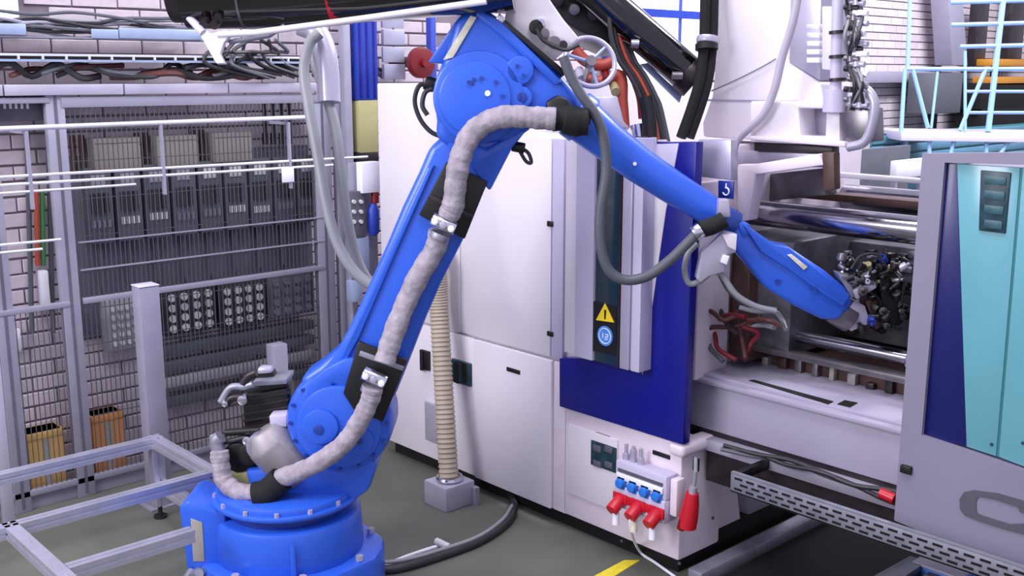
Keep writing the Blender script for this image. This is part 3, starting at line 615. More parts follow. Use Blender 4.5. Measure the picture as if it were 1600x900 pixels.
# platen tower
tw = thing('gantry_tower', 'tall white tower with flared foot standing on the machine above the mould', 'tower', (4.4, 3.0, 1.98))
def pY(name, pts, Y, dep, m, parent, bev=.003, **k): return obj(name, MB().prism([PY(x, y, Y) for x, y in pts], (0, dep, 0)), m, parent, bev, **k)
pX('column', [(1122, -60), (1238, -60), (1232, 98), (1282, 130), (1288, 158), (1288, 226), (1098, 214), (1097, 192), (1112, 150), (1118, 90)], 4.2, .25, 'white_paint', tw, .012)
pX('shaded_flank', [(1239, -60), (1284, -60), (1281, 126), (1233, 98)], 4.205, .24, 'silver_grey', tw, .004, label='tower flank with its shade painted grey')  # grey plate paints the shaded side of the white tower
obj('foot_box', MB().frame2([PX(x, y, 4.06) for x, y in ((1172, 158), (1312, 160), (1312, 228), (1172, 222))], [PX(x, y, 4.06) for x, y in ((1247, 169), (1291, 170), (1289, 214), (1250, 212))], (.14, 0, 0)), 'white_paint', tw, .008, label='white foot box with square opening')
obj('recess_shade', MB().prism([PX(x, y, 4.19) for x, y in ((1235, 160), (1300, 160), (1300, 225), (1235, 225))], (.01, 0, 0)), 'fence_grey', tw)  # grey backing paints the shade inside the foot box opening
pX('foot_ledge', [(1172, 212), (1320, 222), (1320, 230), (1172, 218)], 4.02, .06, 'white_worn', tw, .004)
pX('clamp_bar', [(1178, 220), (1300, 230), (1300, 241), (1178, 236)], 4.10, .06, 'dark_steel', tw, .003)
pX('lower_beam', [(1152, 257), (1176, 257), (1280, 240), (1288, 258), (1180, 273), (1168, 345), (1152, 345)], 3.98, .08, 'white_worn', tw, .006)
pX('cross_beam', [(1150, 236), (1290, 238), (1290, 262), (1150, 258)], 4.12, .1, 'silver_grey', tw, .006)
pX('guide_post', [(1284, 238), (1303, 238), (1304, 296), (1286, 300)], 3.98, .05, 'brown_steel', tw, .006)
pX('grey_cabinet', [(1090, 218), (1142, 218), (1142, 282), (1090, 276)], 3.78, .05, 'silver_grey', tw, .006, label='grey box on the left of the tower foot')
pX('drive_rail', [(1284, 10), (1300, 10), (1300, 110), (1284, 108)], 4.10, .06, 'white_paint', tw, .004)
for i in range(5): pX('gland', [(1260, 38 + i * 13), (1280, 38 + i * 13), (1280, 46 + i * 13), (1260, 46 + i * 13)], 4.12, .04, 'sticker_white', tw, .003)
obj('piston', MB().cyl(PX(1310, -20, 4.05), PX(1305, 165, 4.05), .024, 14), 'lilac_grey', tw)
for y in (48, 86, 122): obj('piston_clamp', MB().cyl(PX(1309, y, 4.05), PX(1309, y + 5, 4.05), .036, 14), 'dark_steel', tw)
obj('tower_cap', MB().cyl(PX(1306, 140, 4.05), PX(1304, 175, 4.05), .05, 16), 'lilac_grey', tw)
for i in range(22):
    x = 1330 + 9 * (i % 2) + 5 * ((i // 3) % 2); y = -5 + i * 8
    obj('valve_fitting', MB().cyl(PX(x - 10, y, 4.03), PX(x + 12, y + 2, 4.03), .012, 10).cyl(PX(x, y - 3, 4.03), PX(x, y + 5, 4.03), .018, 10), ['steel', 'silver_grey', 'dark_steel', 'sticker_white'][i % 4], tw)
tgs = pX('hook_sign', [(1122, 282), (1146, 284), (1145, 311), (1122, 309)], 3.77, .008, 'sign_blue', tw, .002, label='small blue sign with white hook symbol')
c = PX(1134, 299, 3.765)
obj('hook_symbol', MB().torus((3.766, c.y, c.z), (1, 0, 0), .016, .0035, 18, 6, .6, 5.2), 'sticker_white', tgs); obj('hook_symbol', MB().cyl((3.766, c.y, c.z + .012), (3.766, c.y, c.z + .034), .0035, 6), 'sticker_white', tgs)
pX('seam', [(1105, 155), (1245, 157), (1245, 160), (1105, 158)], 4.197, .004, 'silver_grey', tw, 0)
# hoses near the tower
hose('tower_hose', [PX(x, y, 4.02) for x, y in ((1252, -40), (1240, 30), (1222, 90), (1210, 140), (1192, 180), (1160, 210), (1148, 228), (1146, 250))], .018, 'pale_hose', 'grey hose curving down the front of the white tower')
hose('thin_tower_cable', [PX(x, y, 4.18) for x, y in ((1112, 142), (1150, 125), (1190, 105), (1212, 92))], .004, 'hose_grey', 'thin grey cable rising across the white tower face', 'cable')
for k in range(6):
    random.seed(200 + k); hose('fitting_cable', [PX(1322 + random.uniform(-2, 30), -20 + i * 38, 3.99 + .05 * (i % 2)) for i in range(6)] , .008, ['cable_dark', 'hose_grey', 'cable_dark', 'hose_dark'][k % 4], ['first', 'second', 'third', 'fourth', 'fifth', 'sixth'][k] + ' ' + ['black', 'grey', 'black', 'slate'][k % 4] + ' thin cable in the bundle hanging right of the white tower', 'cable', group='cables right of the white tower')
hose('curved_hose', [PX(x, y, 4.05) for x, y in ((1338, 152), (1352, 140), (1366, 160), (1362, 195), (1350, 222), (1325, 230))], .02, 'silver_grey', 'pale curved hose hooking over at the right of the tower foot')
o = pX('valve_block', [(1318, 165), (1358, 168), (1360, 222), (1320, 224)], 4.05, .12, 'steel', None, .01); tag(o, 'grey metal valve block at the right of the white tower foot', 'valve')
t = thing('black_hose_bundle', 'pair of thick black hoses coming down in front of the window', 'hose', tuple(PD(1100, 210, 4.9)))
for d in (0, 13): obj('hose', MB().tube(spl([PD(x + d, y, 4.9 + .02 * (d > 0)) for x, y in ((1103, -60), (1101, 40), (1098, 90), (1092, 130), (1080, 170), (1064, 215))], 8), .024, 14), 'black_matt', t)
obj('clamp', MB().cyl(PD(1106, 57, 4.9), PD(1105, 68, 4.9), .052, 20), 'silver_grey', t, .006); obj('collar', MB().cyl(PD(1104, 69, 4.9), PD(1104, 78, 4.9), .053, 20), 'black', t)
# diagonal black cylinder
t = thing('black_cylinder', 'thick black cylinder slanting down in front of the window', 'cylinder', tuple(PD(1085, 135, 5.0)))
obj('barrel', MB().cyl(PD(880, -55, 5.0), PD(1078, 118, 5.0), .085, 36), 'black_gloss', t, .008)
obj('end_cap', MB().cyl(PD(1070, 112, 5.0), PD(1088, 128, 5.0), .09, 36), 'dark_steel', t, .006)
obj('fitting', MB().cyl(PD(1050, 118, 4.9), PD(1066, 118, 4.9), .018, 12), 'steel', t)
obj('fitting', MB().cyl(PD(986, 68, 4.9), PD(998, 68, 4.9), .02, 12), 'chrome', t)
obj('mount', MB().prism([PD(x, y, 5.06) for x, y in ((1000, 100), (1012, 98), (1066, 148), (1062, 160))], CF * .02), 'tray_blue', t, .003)
t = thing('injection_unit', 'dark cylinder block above the robot forearm at the top', 'machine part', tuple(PD(880, 40, 5.1)))
obj('block', MB().prism([PD(x, y, 5.1) for x, y in ((850, -60), (985, -60), (985, 60), (950, 70), (905, 50), (850, 15))], CF * .3), 'black', t, .02)
for i, (x, y, r) in enumerate(((868, -2, .03), (895, 12, .026), (925, 20, .03), (952, 30, .022), (965, 5, .02))):
    obj('valve', MB().cyl(PD(x, y, 5.1), PD(x + 3, y + 3, 5.03), r, 14), ['dark_steel', 'steel'][i % 2], t, .003)
for k in range(5):
    hose('chain_hose', [PD(x + k * 6, y, 4.95 + .02 * k) for x, y in ((950, -30), (952, 20), (956, 60), (968, 95), (985, 120), (1000, 150), (1008, 185 - 4 * k), (1012 + 2 * k, 222))], .012, ['cable_dark', 'dark_steel', 'orange_hose', 'cable_dark', 'hose_dark'][k], 'hose hanging from the dark block, ' + ['leftmost dark one', 'second, steel grey', 'third, orange', 'fourth, dark', 'rightmost, grey'][k] + ' of five')
# orange hoses and brackets behind wheel
for k, (pts, m, lb) in enumerate(((((898, 78), (915, 95), (940, 102), (960, 95)), 'orange_hose', 'orange hose inside the handwheel outline'), (((905, 118), (935, 128), (968, 118), (972, 160), (975, 200)), 'orange_hose', 'orange hose dropping behind the handwheel rim'), (((985, 108), (1000, 150), (1004, 185)), 'cable_red', 'dark red hose right of the handwheel'))):
    hose('orange_hose', [PD(x, y, 5.0) for x, y in pts], .028 if k < 2 else .02, m, lb)
for k, (x, y) in enumerate(((905, 110), (925, 118), (945, 112), (958, 130))):
    o = obj('valve_fitting', MB().cyl(PD(x, y, 5.02), PD(x + 4, y + 14, 4.96), .022, 12), ['silver_grey', 'steel', 'dark_red', 'olive_box'][k]); tag(o, ['silver', 'steel', 'dark red', 'olive'][k] + ' valve fitting behind the handwheel', 'fitting')
o = obj('silver_bracket', MB().prism([PD(x, y, 4.9) for x, y in ((918, 152), (965, 150), (975, 190), (985, 200), (925, 200))], CF * .1), 'silver_grey', None, .006); tag(o, 'silver grey bracket block above the forearm root', 'bracket')
o = obj('hose_coupling', MB().cyl(PD(996, 195, 4.95), PD(1000, 222, 4.95), .035, 16).cyl(PD(990, 218, 4.95), PD(1010, 222, 4.95), .03, 16), 'chrome', None); tag(o, 'chrome hose coupling above the white guard', 'coupling')
hose('black_coupling_hose', [PD(1008, 152, 4.9), PD(1014, 185, 4.9), PD(1016, 222, 4.9)], .034, 'black', 'short black hose standing on the white guard')
# handwheel
c = PD(922, 97, 4.62)
t = thing('handwheel', 'grey handwheel with three spokes behind the robot elbow', 'wheel', tuple(c))
ax = (-CF + CR * .25 + CU * .2)
obj('rim', MB().torus(c, ax, .112, .012, 40, 10), 'silver_grey', t); obj('hub', MB().cyl(c - ax.normalized() * .02, c + ax.normalized() * .02, .024, 16), 'steel', t)
axn = ax.normalized(); u_ = axn.orthogonal().normalized(); w_ = axn.cross(u_)
for k in range(3):
    q = 2 * math.pi * k / 3 + .9; obj('spoke', MB().cyl(c, c + (u_ * math.cos(q) + w_ * math.sin(q)) * .11, .008, 8), 'tray_blue', t)
obj('shaft', MB().cyl(c, c + CF * .35, .014, 10), 'steel', t)

# socket box on base
t = thing('socket_box', 'pale grey power socket box with blue and red outlets on the machine base', 'socket box', (XM - .05, PX(1010, 760, XM).y, PX(1010, 830, XM).z))
XS = XM - .09
y0, y1, z0, z1 = rX(962, 718, 1040, 800, XS)
obj('body', MB().box(XS, XM - .008, y0, y1, z0 + .05, z1), 'lilac_grey', t, .008)
obj('lower_body', MB().box(XS - .01, XM - .008, y0, y1, z0 - .06, z0 + .05), 'lilac_grey', t, .008)
obj('lid_hinge', MB().box(XS - .006, XS + .002, y0 + .02, y1 - .02, z1 - .05, z1 - .035), 'hose_dark', t); obj('lid', MB().box(XS - .012, XS, y0 + .015, y1 - .015, z1 - .085, z1 - .055), 'sticker_white', t, .003)
for i in range(4):
    yy = y1 - .045 - i * (y1 - y0 - .09) / 3; obj('blue_socket', MB().cyl((XS - .03, yy, z0 + .065), (XS, yy, z0 + .065), .022, 16).box(XS - .012, XS, yy - .024, yy + .024, z0 + .035, z0 + .095), 'socket_blue', t, .002)
for i in range(3):
    yy = y1 - .045 - i * (y1 - y0 - .085) / 2
    s_ = obj('red_socket', MB().cyl((XS - .075, yy, z0 - .055), (XS - .005, yy, z0 - .015), .031, 18).box(XS - .02, XS - .008, yy - .042, yy + .042, z0 - .035, z0 + .015), 'red_plastic', t, .003)
    obj('plug', MB().cyl((XS - .055, yy - .012, z0 - .125), (XS - .05, yy - .006, z0 - .06), .017, 12), 'sticker_white' if i != 1 else 'label_cream', s_)
for i in range(3):
    yy = y1 - .03 - i * .045; obj('cable_gland', MB().cyl((XS + .04, yy, z1), (XS + .04, yy, z1 + .03 + .03 * (i == 1)), .017, 12).cyl((XS + .04, yy, z1 + .03), (XS + .04, yy, z1 + .075), .009, 8), 'silver_grey', t)
obj('side_flap', MB().box(XS + .02, XM - .008, y0 - .045, y0 - .004, z0 - .02, z1 - .01), 'white_worn', t, .008)
for k, pts in list(enumerate(([(XS - .05, y1 - .05, z0 - .12), (XS - .06, y1 - .06, z0 - .2), (XS - .04, y1 - .1, z0 - .26), (XS - .1, y1 - .3, .015), (XS - .12, y1 - .6, .012)], [(XS - .05, y1 - .14, z0 - .12), (XS - .055, y1 - .16, z0 - .22), (XS - .06, y1 - .25, .03), (XS - .2, y1 - .7, .012)])))[:0]:
    o = obj('power_cable', MB().tube(spl(pts, 8), .008, 8), 'sticker_white'); tag(o, ['white cord leaving the leftmost red socket down to the floor', 'white cord leaving the middle red socket down to the floor'][k], 'cord')
o = obj('power_cable', MB().tube(spl([PX(985, 800, XS - .06), PX(986, 830, XS - .05), PZ(1000, 862, .03), PZ(1025, 880, .012), PZ(1060, 905, .012)], 8), .007, 8), 'sticker_white'); tag(o, 'thin white cord running from the socket box along the machine foot', 'cord')
obj('socket_strip', MB().box(XS - .016, XS - .006, y0 + .005, y1 - .005, z0 - .03, z0 + .012), 'red_plastic', t, .003)
# hanging red plug
XP = XM - .06
t = thing('red_plug', 'red plug hanging on a grey cord at the machine base corner', 'plug', tuple(PX(1077, 824, XP)))
obj('body', MB().tube([PX(1082, 770, XP), PX(1080, 785, XP), PX(1076, 808, XP), PX(1074, 823, XP)], [.028, .036, .043, .041], 16), 'red_plastic', t)
obj('neck', MB().cyl(PX(1084, 760, XP), PX(1082, 771, XP), .018, 12), 'silver_grey', t)
obj('cord', MB().tube([PX(1087, 716, XM - .01), PX(1087, 738, XP), PX(1084, 762, XP)], .009, 8), 'hose_grey', t)
obj('cap', MB().cyl(PX(1068, 812, XP - .02), PX(1064, 826, XP - .02), .02, 14), 'dark_red', t)
# red/brown hoses in the mould area
random.seed(11)
CB = [([(1088, 470), (1105, 474), (1125, 485), (1135, 505), (1150, 520)], 'cable_dark'), ([(1085, 490), (1110, 500), (1140, 492), (1165, 495)], 'cable_red'),
      ([(1090, 508), (1115, 520), (1122, 545), (1150, 562)], 'cable_red'), ([(1085, 480), (1110, 486), (1130, 500), (1150, 495), (1170, 500), (1180, 520)], 'cable_brown'),
      ([(1125, 430), (1140, 455), (1165, 475), (1190, 480), (1215, 484)], 'hose_dark'), ([(1155, 480), (1180, 486), (1210, 487), (1222, 500), (1228, 515)], 'hose_grey'),
      ([(1160, 510), (1185, 520), (1175, 535), (1165, 552)], 'cable_red'), ([(1165, 512), (1190, 508), (1210, 512)], 'hose_grey'), ([(1150, 485), (1160, 530), (1165, 560)], 'cable_brown'),
      ([(1105, 500), (1108, 540), (1130, 565)], 'hose_dark'), ([(1170, 500), (1200, 500), (1220, 510)], 'cable_brown'), ([(1090, 525), (1110, 512), (1150, 510), (1190, 495)], 'cable_brown')]
LB = ['black cable arching from the blue guard edge', 'dark red hose entering the mould at guard height', 'dark red hose looping down over the white platen cover', 'brown hose weaving to the mould front', 'grey hose descending from the pale bracket to the mould', 'pale hose bent round the front of the mould hoses', 'red hose dropping to the bed below the mould', 'short pale hose lying level in the mould tangle', 'brown hose dropping straight to the bed', 'grey hose falling down the platen cover', 'short brown hose at the right of the mould tangle', 'brown hose sweeping low behind the red hoses']
for k, (pts, m) in enumerate(CB):
    hose('mould_hose', [PX(x, y, 3.93 + .05 * math.sin(k + i)) for i, (x, y) in enumerate(pts)], .011, m, LB[k], group='hoses in front of the mould')

# ribbed hose with grey box
t = thing('ribbed_hose', 'beige ribbed suction hose standing in a grey box before the white cabinet', 'hose', tuple(PZ(708, 812)))
hp = PZ(706, 790); XH = XM - .18
P0 = PX(682, 405, XM - .12); PA_ = PX(678, 385, XM + .02); P1 = PX(686, 480, XM - .12); P2 = PX(694, 620, XM - .17); P3 = PX(703, 772, XM - .22)
pp = spl([PA_, P0, P1, P2, P3], 60); pp2 = []; rr = []
L = 0
for i, p in enumerate(pp): pp2.append(p); rr.append(.052 + .004 * math.sin(i * 2 * math.pi / 3))
obj('ribbed_tube', MB().tube(pp2, rr, 18), 'hose_beige', t)
bx0 = PZ(680, 812); cx, cy = P3.x, P3.y
obj('box', MB().box(cx - .10, cx + .10, cy - .09, cy + .10, 0, .135), 'silver_grey', t, .006)
obj('collar', MB().torus((cx, cy, .15), (0, 0, 1), .062, .013, 28, 8), 'chrome', t); obj('lug', MB().box(cx + .08, cx + .11, cy - .12, cy - .08, 0, .1), 'fence_grey', t)
# floor cable etc.
hose('floor_cable', [PZ(x, y, .022) for x, y in ((560, 890), (620, 888), (690, 868), (750, 845), (790, 818), (803, 795), (800, 772))], .021, 'cable_dark', 'thick black cable lying on the floor from robot base to machine')
hose('floor_cable', [PZ(x, y, .045) for x, y in ((560, 880), (625, 876), (692, 858), (748, 838), (785, 812), (800, 790))], .010, 'hose_grey', 'thin grey cable lying on top of the thick floor cable')
hose('power_cable', [PZ(x, y, .012) for x, y in ((600, 884), (640, 868), (670, 858), (690, 852))], .010, 'sticker_white', 'short white cord end lying beside the thick floor cable', 'cord')
o = obj('cord_plug', MB().cyl(PZ(682, 846, .03), PZ(702, 856, .025), .02, 10), 'knob_pale'); tag(o, 'pale small plug lying on the floor beside the thick cable', 'plug')
o = obj('floor_marking', MB().prism([PZ(x, y, .0) for x, y in ((922, 904), (975, 876), (1000, 876), (955, 904))], (0, 0, .003)), 'floor_yellow', None, smooth=False); tag(o, 'yellow floor marking stripe beside the machine base', 'floor marking')
o = obj('floor_rail', MB().prism([PZ(x, y, .08) for x, y in ((1300, 935), (1422, 868), (1450, 876), (1340, 950))], (0, 0, -.08)), 'steel', None, .004); tag(o, 'dark grey steel rail on the floor at lower right below the tray', 'rail')
t = thing('floor_container', 'small lilac container on the floor at the lower right edge', 'container', tuple(PZ(1470, 905)))
p = PZ(1472, 905); obj('body', MB().box(p.x - .09, p.x + .09, p.y - .12, p.y + .1, 0, .07), 'sign_light_blue', t, .01); obj('lid', MB().box(p.x - .095, p.x + .095, p.y - .125, p.y + .105, .07, .085), 'lilac_grey', t, .006)

# ================================================================== RIGHT BACKGROUND
YR = 4.4
t = thing('step_platform', 'pale blue steel access platform with braced railing at upper right', 'platform', (9.5, YR, 0))
def bar(name, a, b, r=.024, Y=YR, par=None): return obj(name, MB().cyl(PD(*a, 9.6), PD(*b, 9.6), r * .8, 8), 'ladder_blue', par or t)
bar('rail', (1415, 108), (1640, 108)); bar('post', (1424, -60), (1418, 108)); bar('post', (1414, 108), (1408, 206)); bar('brace', (1426, 108), (1450, 200)); bar('brace', (1465, 112), (1455, 200), .016)
bar('rail', (1486, 39), (1640, 35)); bar('rail', (1500, 73), (1640, 70)); bar('rail', (1485, 4), (1640, 0)); bar('stile', (1572, -40), (1544, 206), .034); bar('brace', (1540, 108), (1500, 204)); bar('post', (1508, 80), (1508, 206), .018)
bar('rail', (1508, 143), (1640, 143), .018); bar('rail', (1508, 176), (1640, 176), .018); bar('leg', (1452, 215), (1452, 260)); bar('leg', (1492, 215), (1480, 260)); bar('leg', (1541, 215), (1541, 260)); bar('brace', (1580, 215), (1560, 245))
obj('deck', MB().prism([PD(x, y, 9.55) for x, y in ((1408, 206), (1680, 209), (1680, 224), (1408, 220))], Fh * .7), 'lilac_grey', t, .006)
for px in (1414, 1650):
    p = PD(px, 220, 10.1); obj('support', MB().box(p.x, p.x + .07, p.y, p.y + .07, 0, p.z), 'ladder_blue', t)
o = pY('grey_column', [(1478, -60), (1500, -60), (1512, 102), (1488, 102)], 5.6, .2, 'fence_grey', None); tag(o, 'grey slanted roof column on the brick wall behind the platform', 'column')
t = thing('dark_machine', 'dark equipment rack with amber strips behind the blue platform', 'rack', (12.5, 5.5, 0))
for a in ((1535, 130, 1640, 166, 'hole_black', 'shelf_box'), (1535, 170, 1640, 205, 'hole_black', 'shelf_box'), (1560, 92, 1640, 104, 'amber', 'amber_strip'), (1560, 120, 1640, 132, 'amber', 'amber_strip'), (1462, 114, 1500, 176, 'hose_dark', 'panel')):
    fY(a[5], a[:4], 5.45, .3, a[4], t, label='amber strip' if a[4] == 'amber' else None)
for px in (1500, 1590): x = PY(px, 150, 5.5).x; obj('upright', MB().box(x, x + .08, 5.78, 5.86, 0, 2.4), 'dark_steel', t)
for a, lb in (((1530, 0, 1538, 108), 'left'), ((1587, -40, 1596, 92), 'right')):
    o = fY('dark_upright', a, 5.7, .1, 'dark_steel', None); tag(o, 'slim dark upright on the far wall, %s of two' % lb, 'post')
o = fY('far_beam', (1352, 112, 1500, 128), 5.8, .12, 'fence_grey', None); tag(o, 'grey horizontal beam on the far brick wall behind the platform', 'beam')
t = thing('teal_shutter', 'teal blue slatted shutter panel behind the white box at right', 'shutter', (8.7, 5.0, 0))
x0, x1, z0, z1 = rY(1368, 210, 1640, 300, 5.0)
for i in range(9): zz = z0 + (z1 - z0) * i / 9; obj('slat', MB().box(x0, x1, 5.0, 5.03, zz, zz + (z1 - z0) / 9 - .02), 'teal_slat', t, .004)
obj('backing', MB().box(x0, x1, 5.03, 5.05, 0, z1), 'aqua_seam', t)
x0, x1, z0, z1 = rY(1402, 252, 1446, 275, 4.2)
t = thing('white_crate', 'white box on a grey stand in front of the teal shutter', 'box', ((x0 + x1) / 2, 4.23, 0))
obj('crate_body', MB().box(x0, x1, 4.2, 4.26, z0, z1), 'sticker_white', t, .01)
for a in (x0 + .03, x1 - .03): obj('stand_leg', MB().box(a - .02, a + .02, 4.21, 4.25, 0, z0), 'fence_grey', t)
o = fY('grey_cabinet', (1322, 236, 1374, 900), 4.4, .05, 'hose_dark', None); tag(o, 'grey box beside the teal shutter under the valve block', 'box')

# ================================================================== ROBOT
RB = Vector((2.3, 4.0, 0)); AZ = math.radians(-43.2)
D = Vector((math.cos(AZ), math.sin(AZ), 0)); T = Vector((math.sin(AZ), -math.cos(AZ), 0))   # T points towards the camera side
if T.dot(CC - RB) < 0: T = -T
def AP(px, py, v=0):
    r = ray(px, py); n = T; s = ((RB - CC).dot(n) + v) / r.dot(n); return CC + r * s
rb = thing('industrial_robot', 'bright blue six-axis industrial robot reaching into the moulding machine', 'robot', tuple(RB))
rb2 = rb
def ap(name, pts, v0, v1, m='robot_blue', par=None, bev=.02, **k):   # front face at v1 (nearest camera), back at v0
    return obj(name, MB().prism([AP(x, y, v1) for x, y in pts], T * (v0 - v1)), m, par or rb, bev, **k)
def disc(name, px, py, r, v0, v1, m='robot_blue', par=None, bev=.008, n=40, **k):
    c = AP(px, py, v1); return obj(name, MB().cyl(c, c - T * (v1 - v0), r, n), m, par or rb, bev, **k)
def cyla(name, px, py, r, h0, h1, m='robot_blue', par=None, bev=.008, n=48, r2=None, off=(0, 0), **k):
    return obj(name, MB().tube([RB + Vector((off[0], off[1], h0)), RB + Vector((off[0], off[1], h1))], [r, r if r2 is None else r2], n), m, par or rb, bev, **k)
# base
flange = []
for k in range(24):
    q = 2 * math.pi * k / 24; r = .40 + (.03 if k % 6 in (2, 3, 4) else 0); flange.append(RB + Vector((math.cos(q), math.sin(q), 0)) * r)
bp_ = obj('base_plate', MB().hull2(flange, [p + Vector((0, 0, .21)) for p in flange]), 'robot_blue', rb, .03)
for k in range(8):
    q = 2 * math.pi * (k + .5) / 8; c = RB + Vector((math.cos(q), math.sin(q), 0)) * .375 + Vector((0, 0, .21)); obj('bolt', MB().cyl(c, c + Vector((0, 0, .022)), .018, 6), 'silver_grey', bp_)
bs = cyla('base', 0, 0, .335, .2, .40, r2=.325, bev=.02)
for a in (242, 120):
    q = math.radians(a); d_ = Vector((math.cos(q), math.sin(q), 0)); s_ = Vector((-d_.y, d_.x, 0))
    b_ = RB + d_ * .31; obj('rib', MB().prism([b_ + s_ * .012 + Vector((0, 0, .2)), b_ + s_ * .012 + d_ * .05 + Vector((0, 0, .2)), b_ + s_ * .012 + d_ * .03 + Vector((0, 0, .37))], -s_ * .024), 'robot_blue', bs, .005)
# connector housing left of base
cb = RB - CR * .33 - Fh * .06
ch = obj('connector_housing', MB().prism([cb + CR * a + Vector((0, 0, z)) - Fh * .13 for a, z in ((-.08, .13), (-.10, .47), (-.06, .50), (.10, .44), (.10, .13))], Fh * .26), 'robot_blue', rb, .015)
obj('name_plate', MB().prism([cb + CR * (a + .02) + Vector((0, 0, z)) - Fh * .134 for a, z in ((-.07, .22), (-.07, .42), (-.02, .40), (-.02, .22))], Fh * .01), 'beige_box', ch, .002)
for i in range(3): obj('connector', MB().cyl(cb + CR * (-.06 + .03 * i) + Vector((0, 0, .17)) - Fh * .13, cb + CR * (-.07 + .03 * i) + Vector((0, 0, .15 + .02 * i)) - Fh * .19, .022, 10), 'galvanised', ch)
# turntable
tt = cyla('turntable', 0, 0, .31, .44, .505, bev=.012); cyla('turntable_neck', 0, 0, .27, .40, .44, 'robot_blue_dark')
fl_ = cyla('bearing_flange', 0, 0, .33, .455, .475, bev=.006)
for k in range(14):
    q = 2 * math.pi * k / 14; c = RB + Vector((math.cos(q), math.sin(q), 0)) * .312 + Vector((0, 0, .475)); obj('bolt', MB().cyl(c, c + Vector((0, 0, .018)), .011, 6), 'silver_grey', fl_)
ap('deck_casting', [(380, 735), (470, 728), (560, 700), (590, 725), (575, 770), (540, 790), (400, 790)], -.16, .10, bev=.025)
# shoulder bracket and joint
ap('shoulder_bracket', [(455, 640), (610, 640), (600, 700), (575, 745), (560, 775), (470, 775), (450, 720)], -.15, .06, bev=.03)
sh = disc('shoulder_housing', 529, 661, .232, -.14, .12, bev=.035)
disc('shoulder_cover', 529, 668, .185, .12, .145, bev=.012, par=sh)
disc('shoulder_cap', 500, 668, .078, .145, .162, 'robot_blue', par=sh, bev=.006)
disc('shoulder_cap', 562, 690, .06, .145, .16, 'robot_blue', par=sh, bev=.006)
disc('cap_centre', 497, 672, .022, .162, .17, 'robot_blue_dark', par=sh, bev=.003); disc('cap_centre', 561, 690, .016, .16, .166, 'robot_blue_dark', par=sh, bev=.003)
for k in range(16):
    q = 2 * math.pi * k / 16; c = AP(529, 661, .12) + (D * math.cos(q) + UP * math.sin(q)) * .209; obj('bolt', MB().cyl(c, c + T * .008, .009, 6), 'robot_blue_dark', sh)
ap('lifting_lug', [(420, 650), (448, 648), (448, 668), (422, 664)], -.02, .06, 'lilac_grey', bev=.006)
# lower arm
la = ap('lower_arm', [(672, 228), (655, 268), (628, 325), (603, 385), (565, 470), (545, 512), (528, 545), (498, 572), (470, 590), (468, 630), (520, 660), (580, 650), (616, 622), (640, 562), (664, 500), (690, 440), (722, 378), (748, 318), (768, 272), (790, 235), (815, 205), (740, 180)], -.09, .10, bev=.03, seg=3)
lr = ap('arm_ridge', [(668, 262), (679, 258), (616, 400), (560, 530), (535, 575), (498, 640), (486, 640), (500, 590), (525, 550), (545, 528), (606, 395)], .09, .118, bev=.008, par=la)
ap('arm_ridge', [(480, 600), (505, 578), (540, 560), (585, 560), (600, 600), (575, 625), (520, 600), (498, 640), (470, 660), (462, 640)], .10, .135, bev=.012, par=la)
bk1 = ap('hose_bracket', [(697, 253), (762, 284), (726, 374), (654, 336)], .10, .125, 'black', bev=.006, par=la, label='black hose bracket plate')
bk2 = ap('hose_bracket', [(560, 533), (637, 563), (598, 660), (552, 640), (536, 615)], .135, .155, 'black', bev=.006, par=la, label='black hose bracket plate')
ap('bracket_bar', [(672, 303), (740, 336), (736, 344), (668, 311)], .125, .137, 'dark_steel', bev=.003, par=bk1); ap('bracket_bar', [(563, 548), (632, 573), (629, 580), (560, 556)], .155, .165, 'galvanised', bev=.003, par=bk2)
def clamp(px, py, v, par):
    a = AP(px, py, v); dd = (AP(px + 10, py + 4.5, v) - a).normalized()
    obj('clamp', MB().cyl(a - dd * .052, a + dd * .052, .030, 16), 'chrome', par, .004)
    for s in (-.036, 0, .036): obj('clamp_bolt', MB().cyl(a + dd * s, a + dd * s + T * .04, .014, 10), 'sticker_white' if s else 'silver_grey', par, .002)
    obj('clamp_ring', MB().cyl(AP(px - 4, py + 14, v - .02), AP(px - 8, py + 24, v - .02), .042, 20), 'galvanised', par, .004)
clamp(693, 350, .20, bk1); clamp(585, 590, .22, bk2)
# elbow housing
el = ap('elbow_housing', [(708, 36), (722, 18), (756, 12), (800, 42), (862, 100), (905, 150), (912, 178), (892, 196), (838, 190), (826, 204), (800, 222), (760, 225), (700, 232), (680, 215), (682, 190), (677, 150), (682, 118), (696, 84)], -.13, .12, bev=.035, seg=3)
ec = disc('elbow_cover', 748, 152, .185, .12, .145, bev=.015, par=el); disc('elbow_cap', 742, 154, .145, .145, .158, bev=.008, par=el)
c_ = disc('elbow_cap', 812, 110, .058, .12, .145, bev=.01, par=el); disc('elbow_cap', 815, 152, .045, .12, .14, bev=.008, par=el); disc('cap_centre', 815, 152, .022, .14, .145, 'robot_blue_dark', par=el, bev=.003)
disc('cap_screw', 762, 146, .012, .158, .166, 'sticker_white', par=el, bev=.003)
for a in ((732, 128), (740, 124), (752, 122), (775, 128), (785, 150), (779, 175), (808, 103), (818, 118), (735, 130)): disc('bolt', a[0], a[1], .008, .15, .168 if a[0] < 790 else .155, 'robot_blue_dark', par=el, bev=0, n=6)
ap('elbow_flank', [(700, 230), (690, 195), (700, 160), (720, 215), (760, 232), (800, 210), (826, 200), (800, 232), (765, 300), (735, 260)], .06, .115, bev=.015, par=el)
ap('wrist_motor_cover', [(712, 32), (740, 26), (696, 100), (668, 98)], -.10, .10, 'robot_blue', bev=.01, par=el)
ap('label_strip', [(735, 24), (745, 27), (708, 90), (692, 94)], .12, .128, 'label_cream', par=el, bev=.002, label='cream label strip')
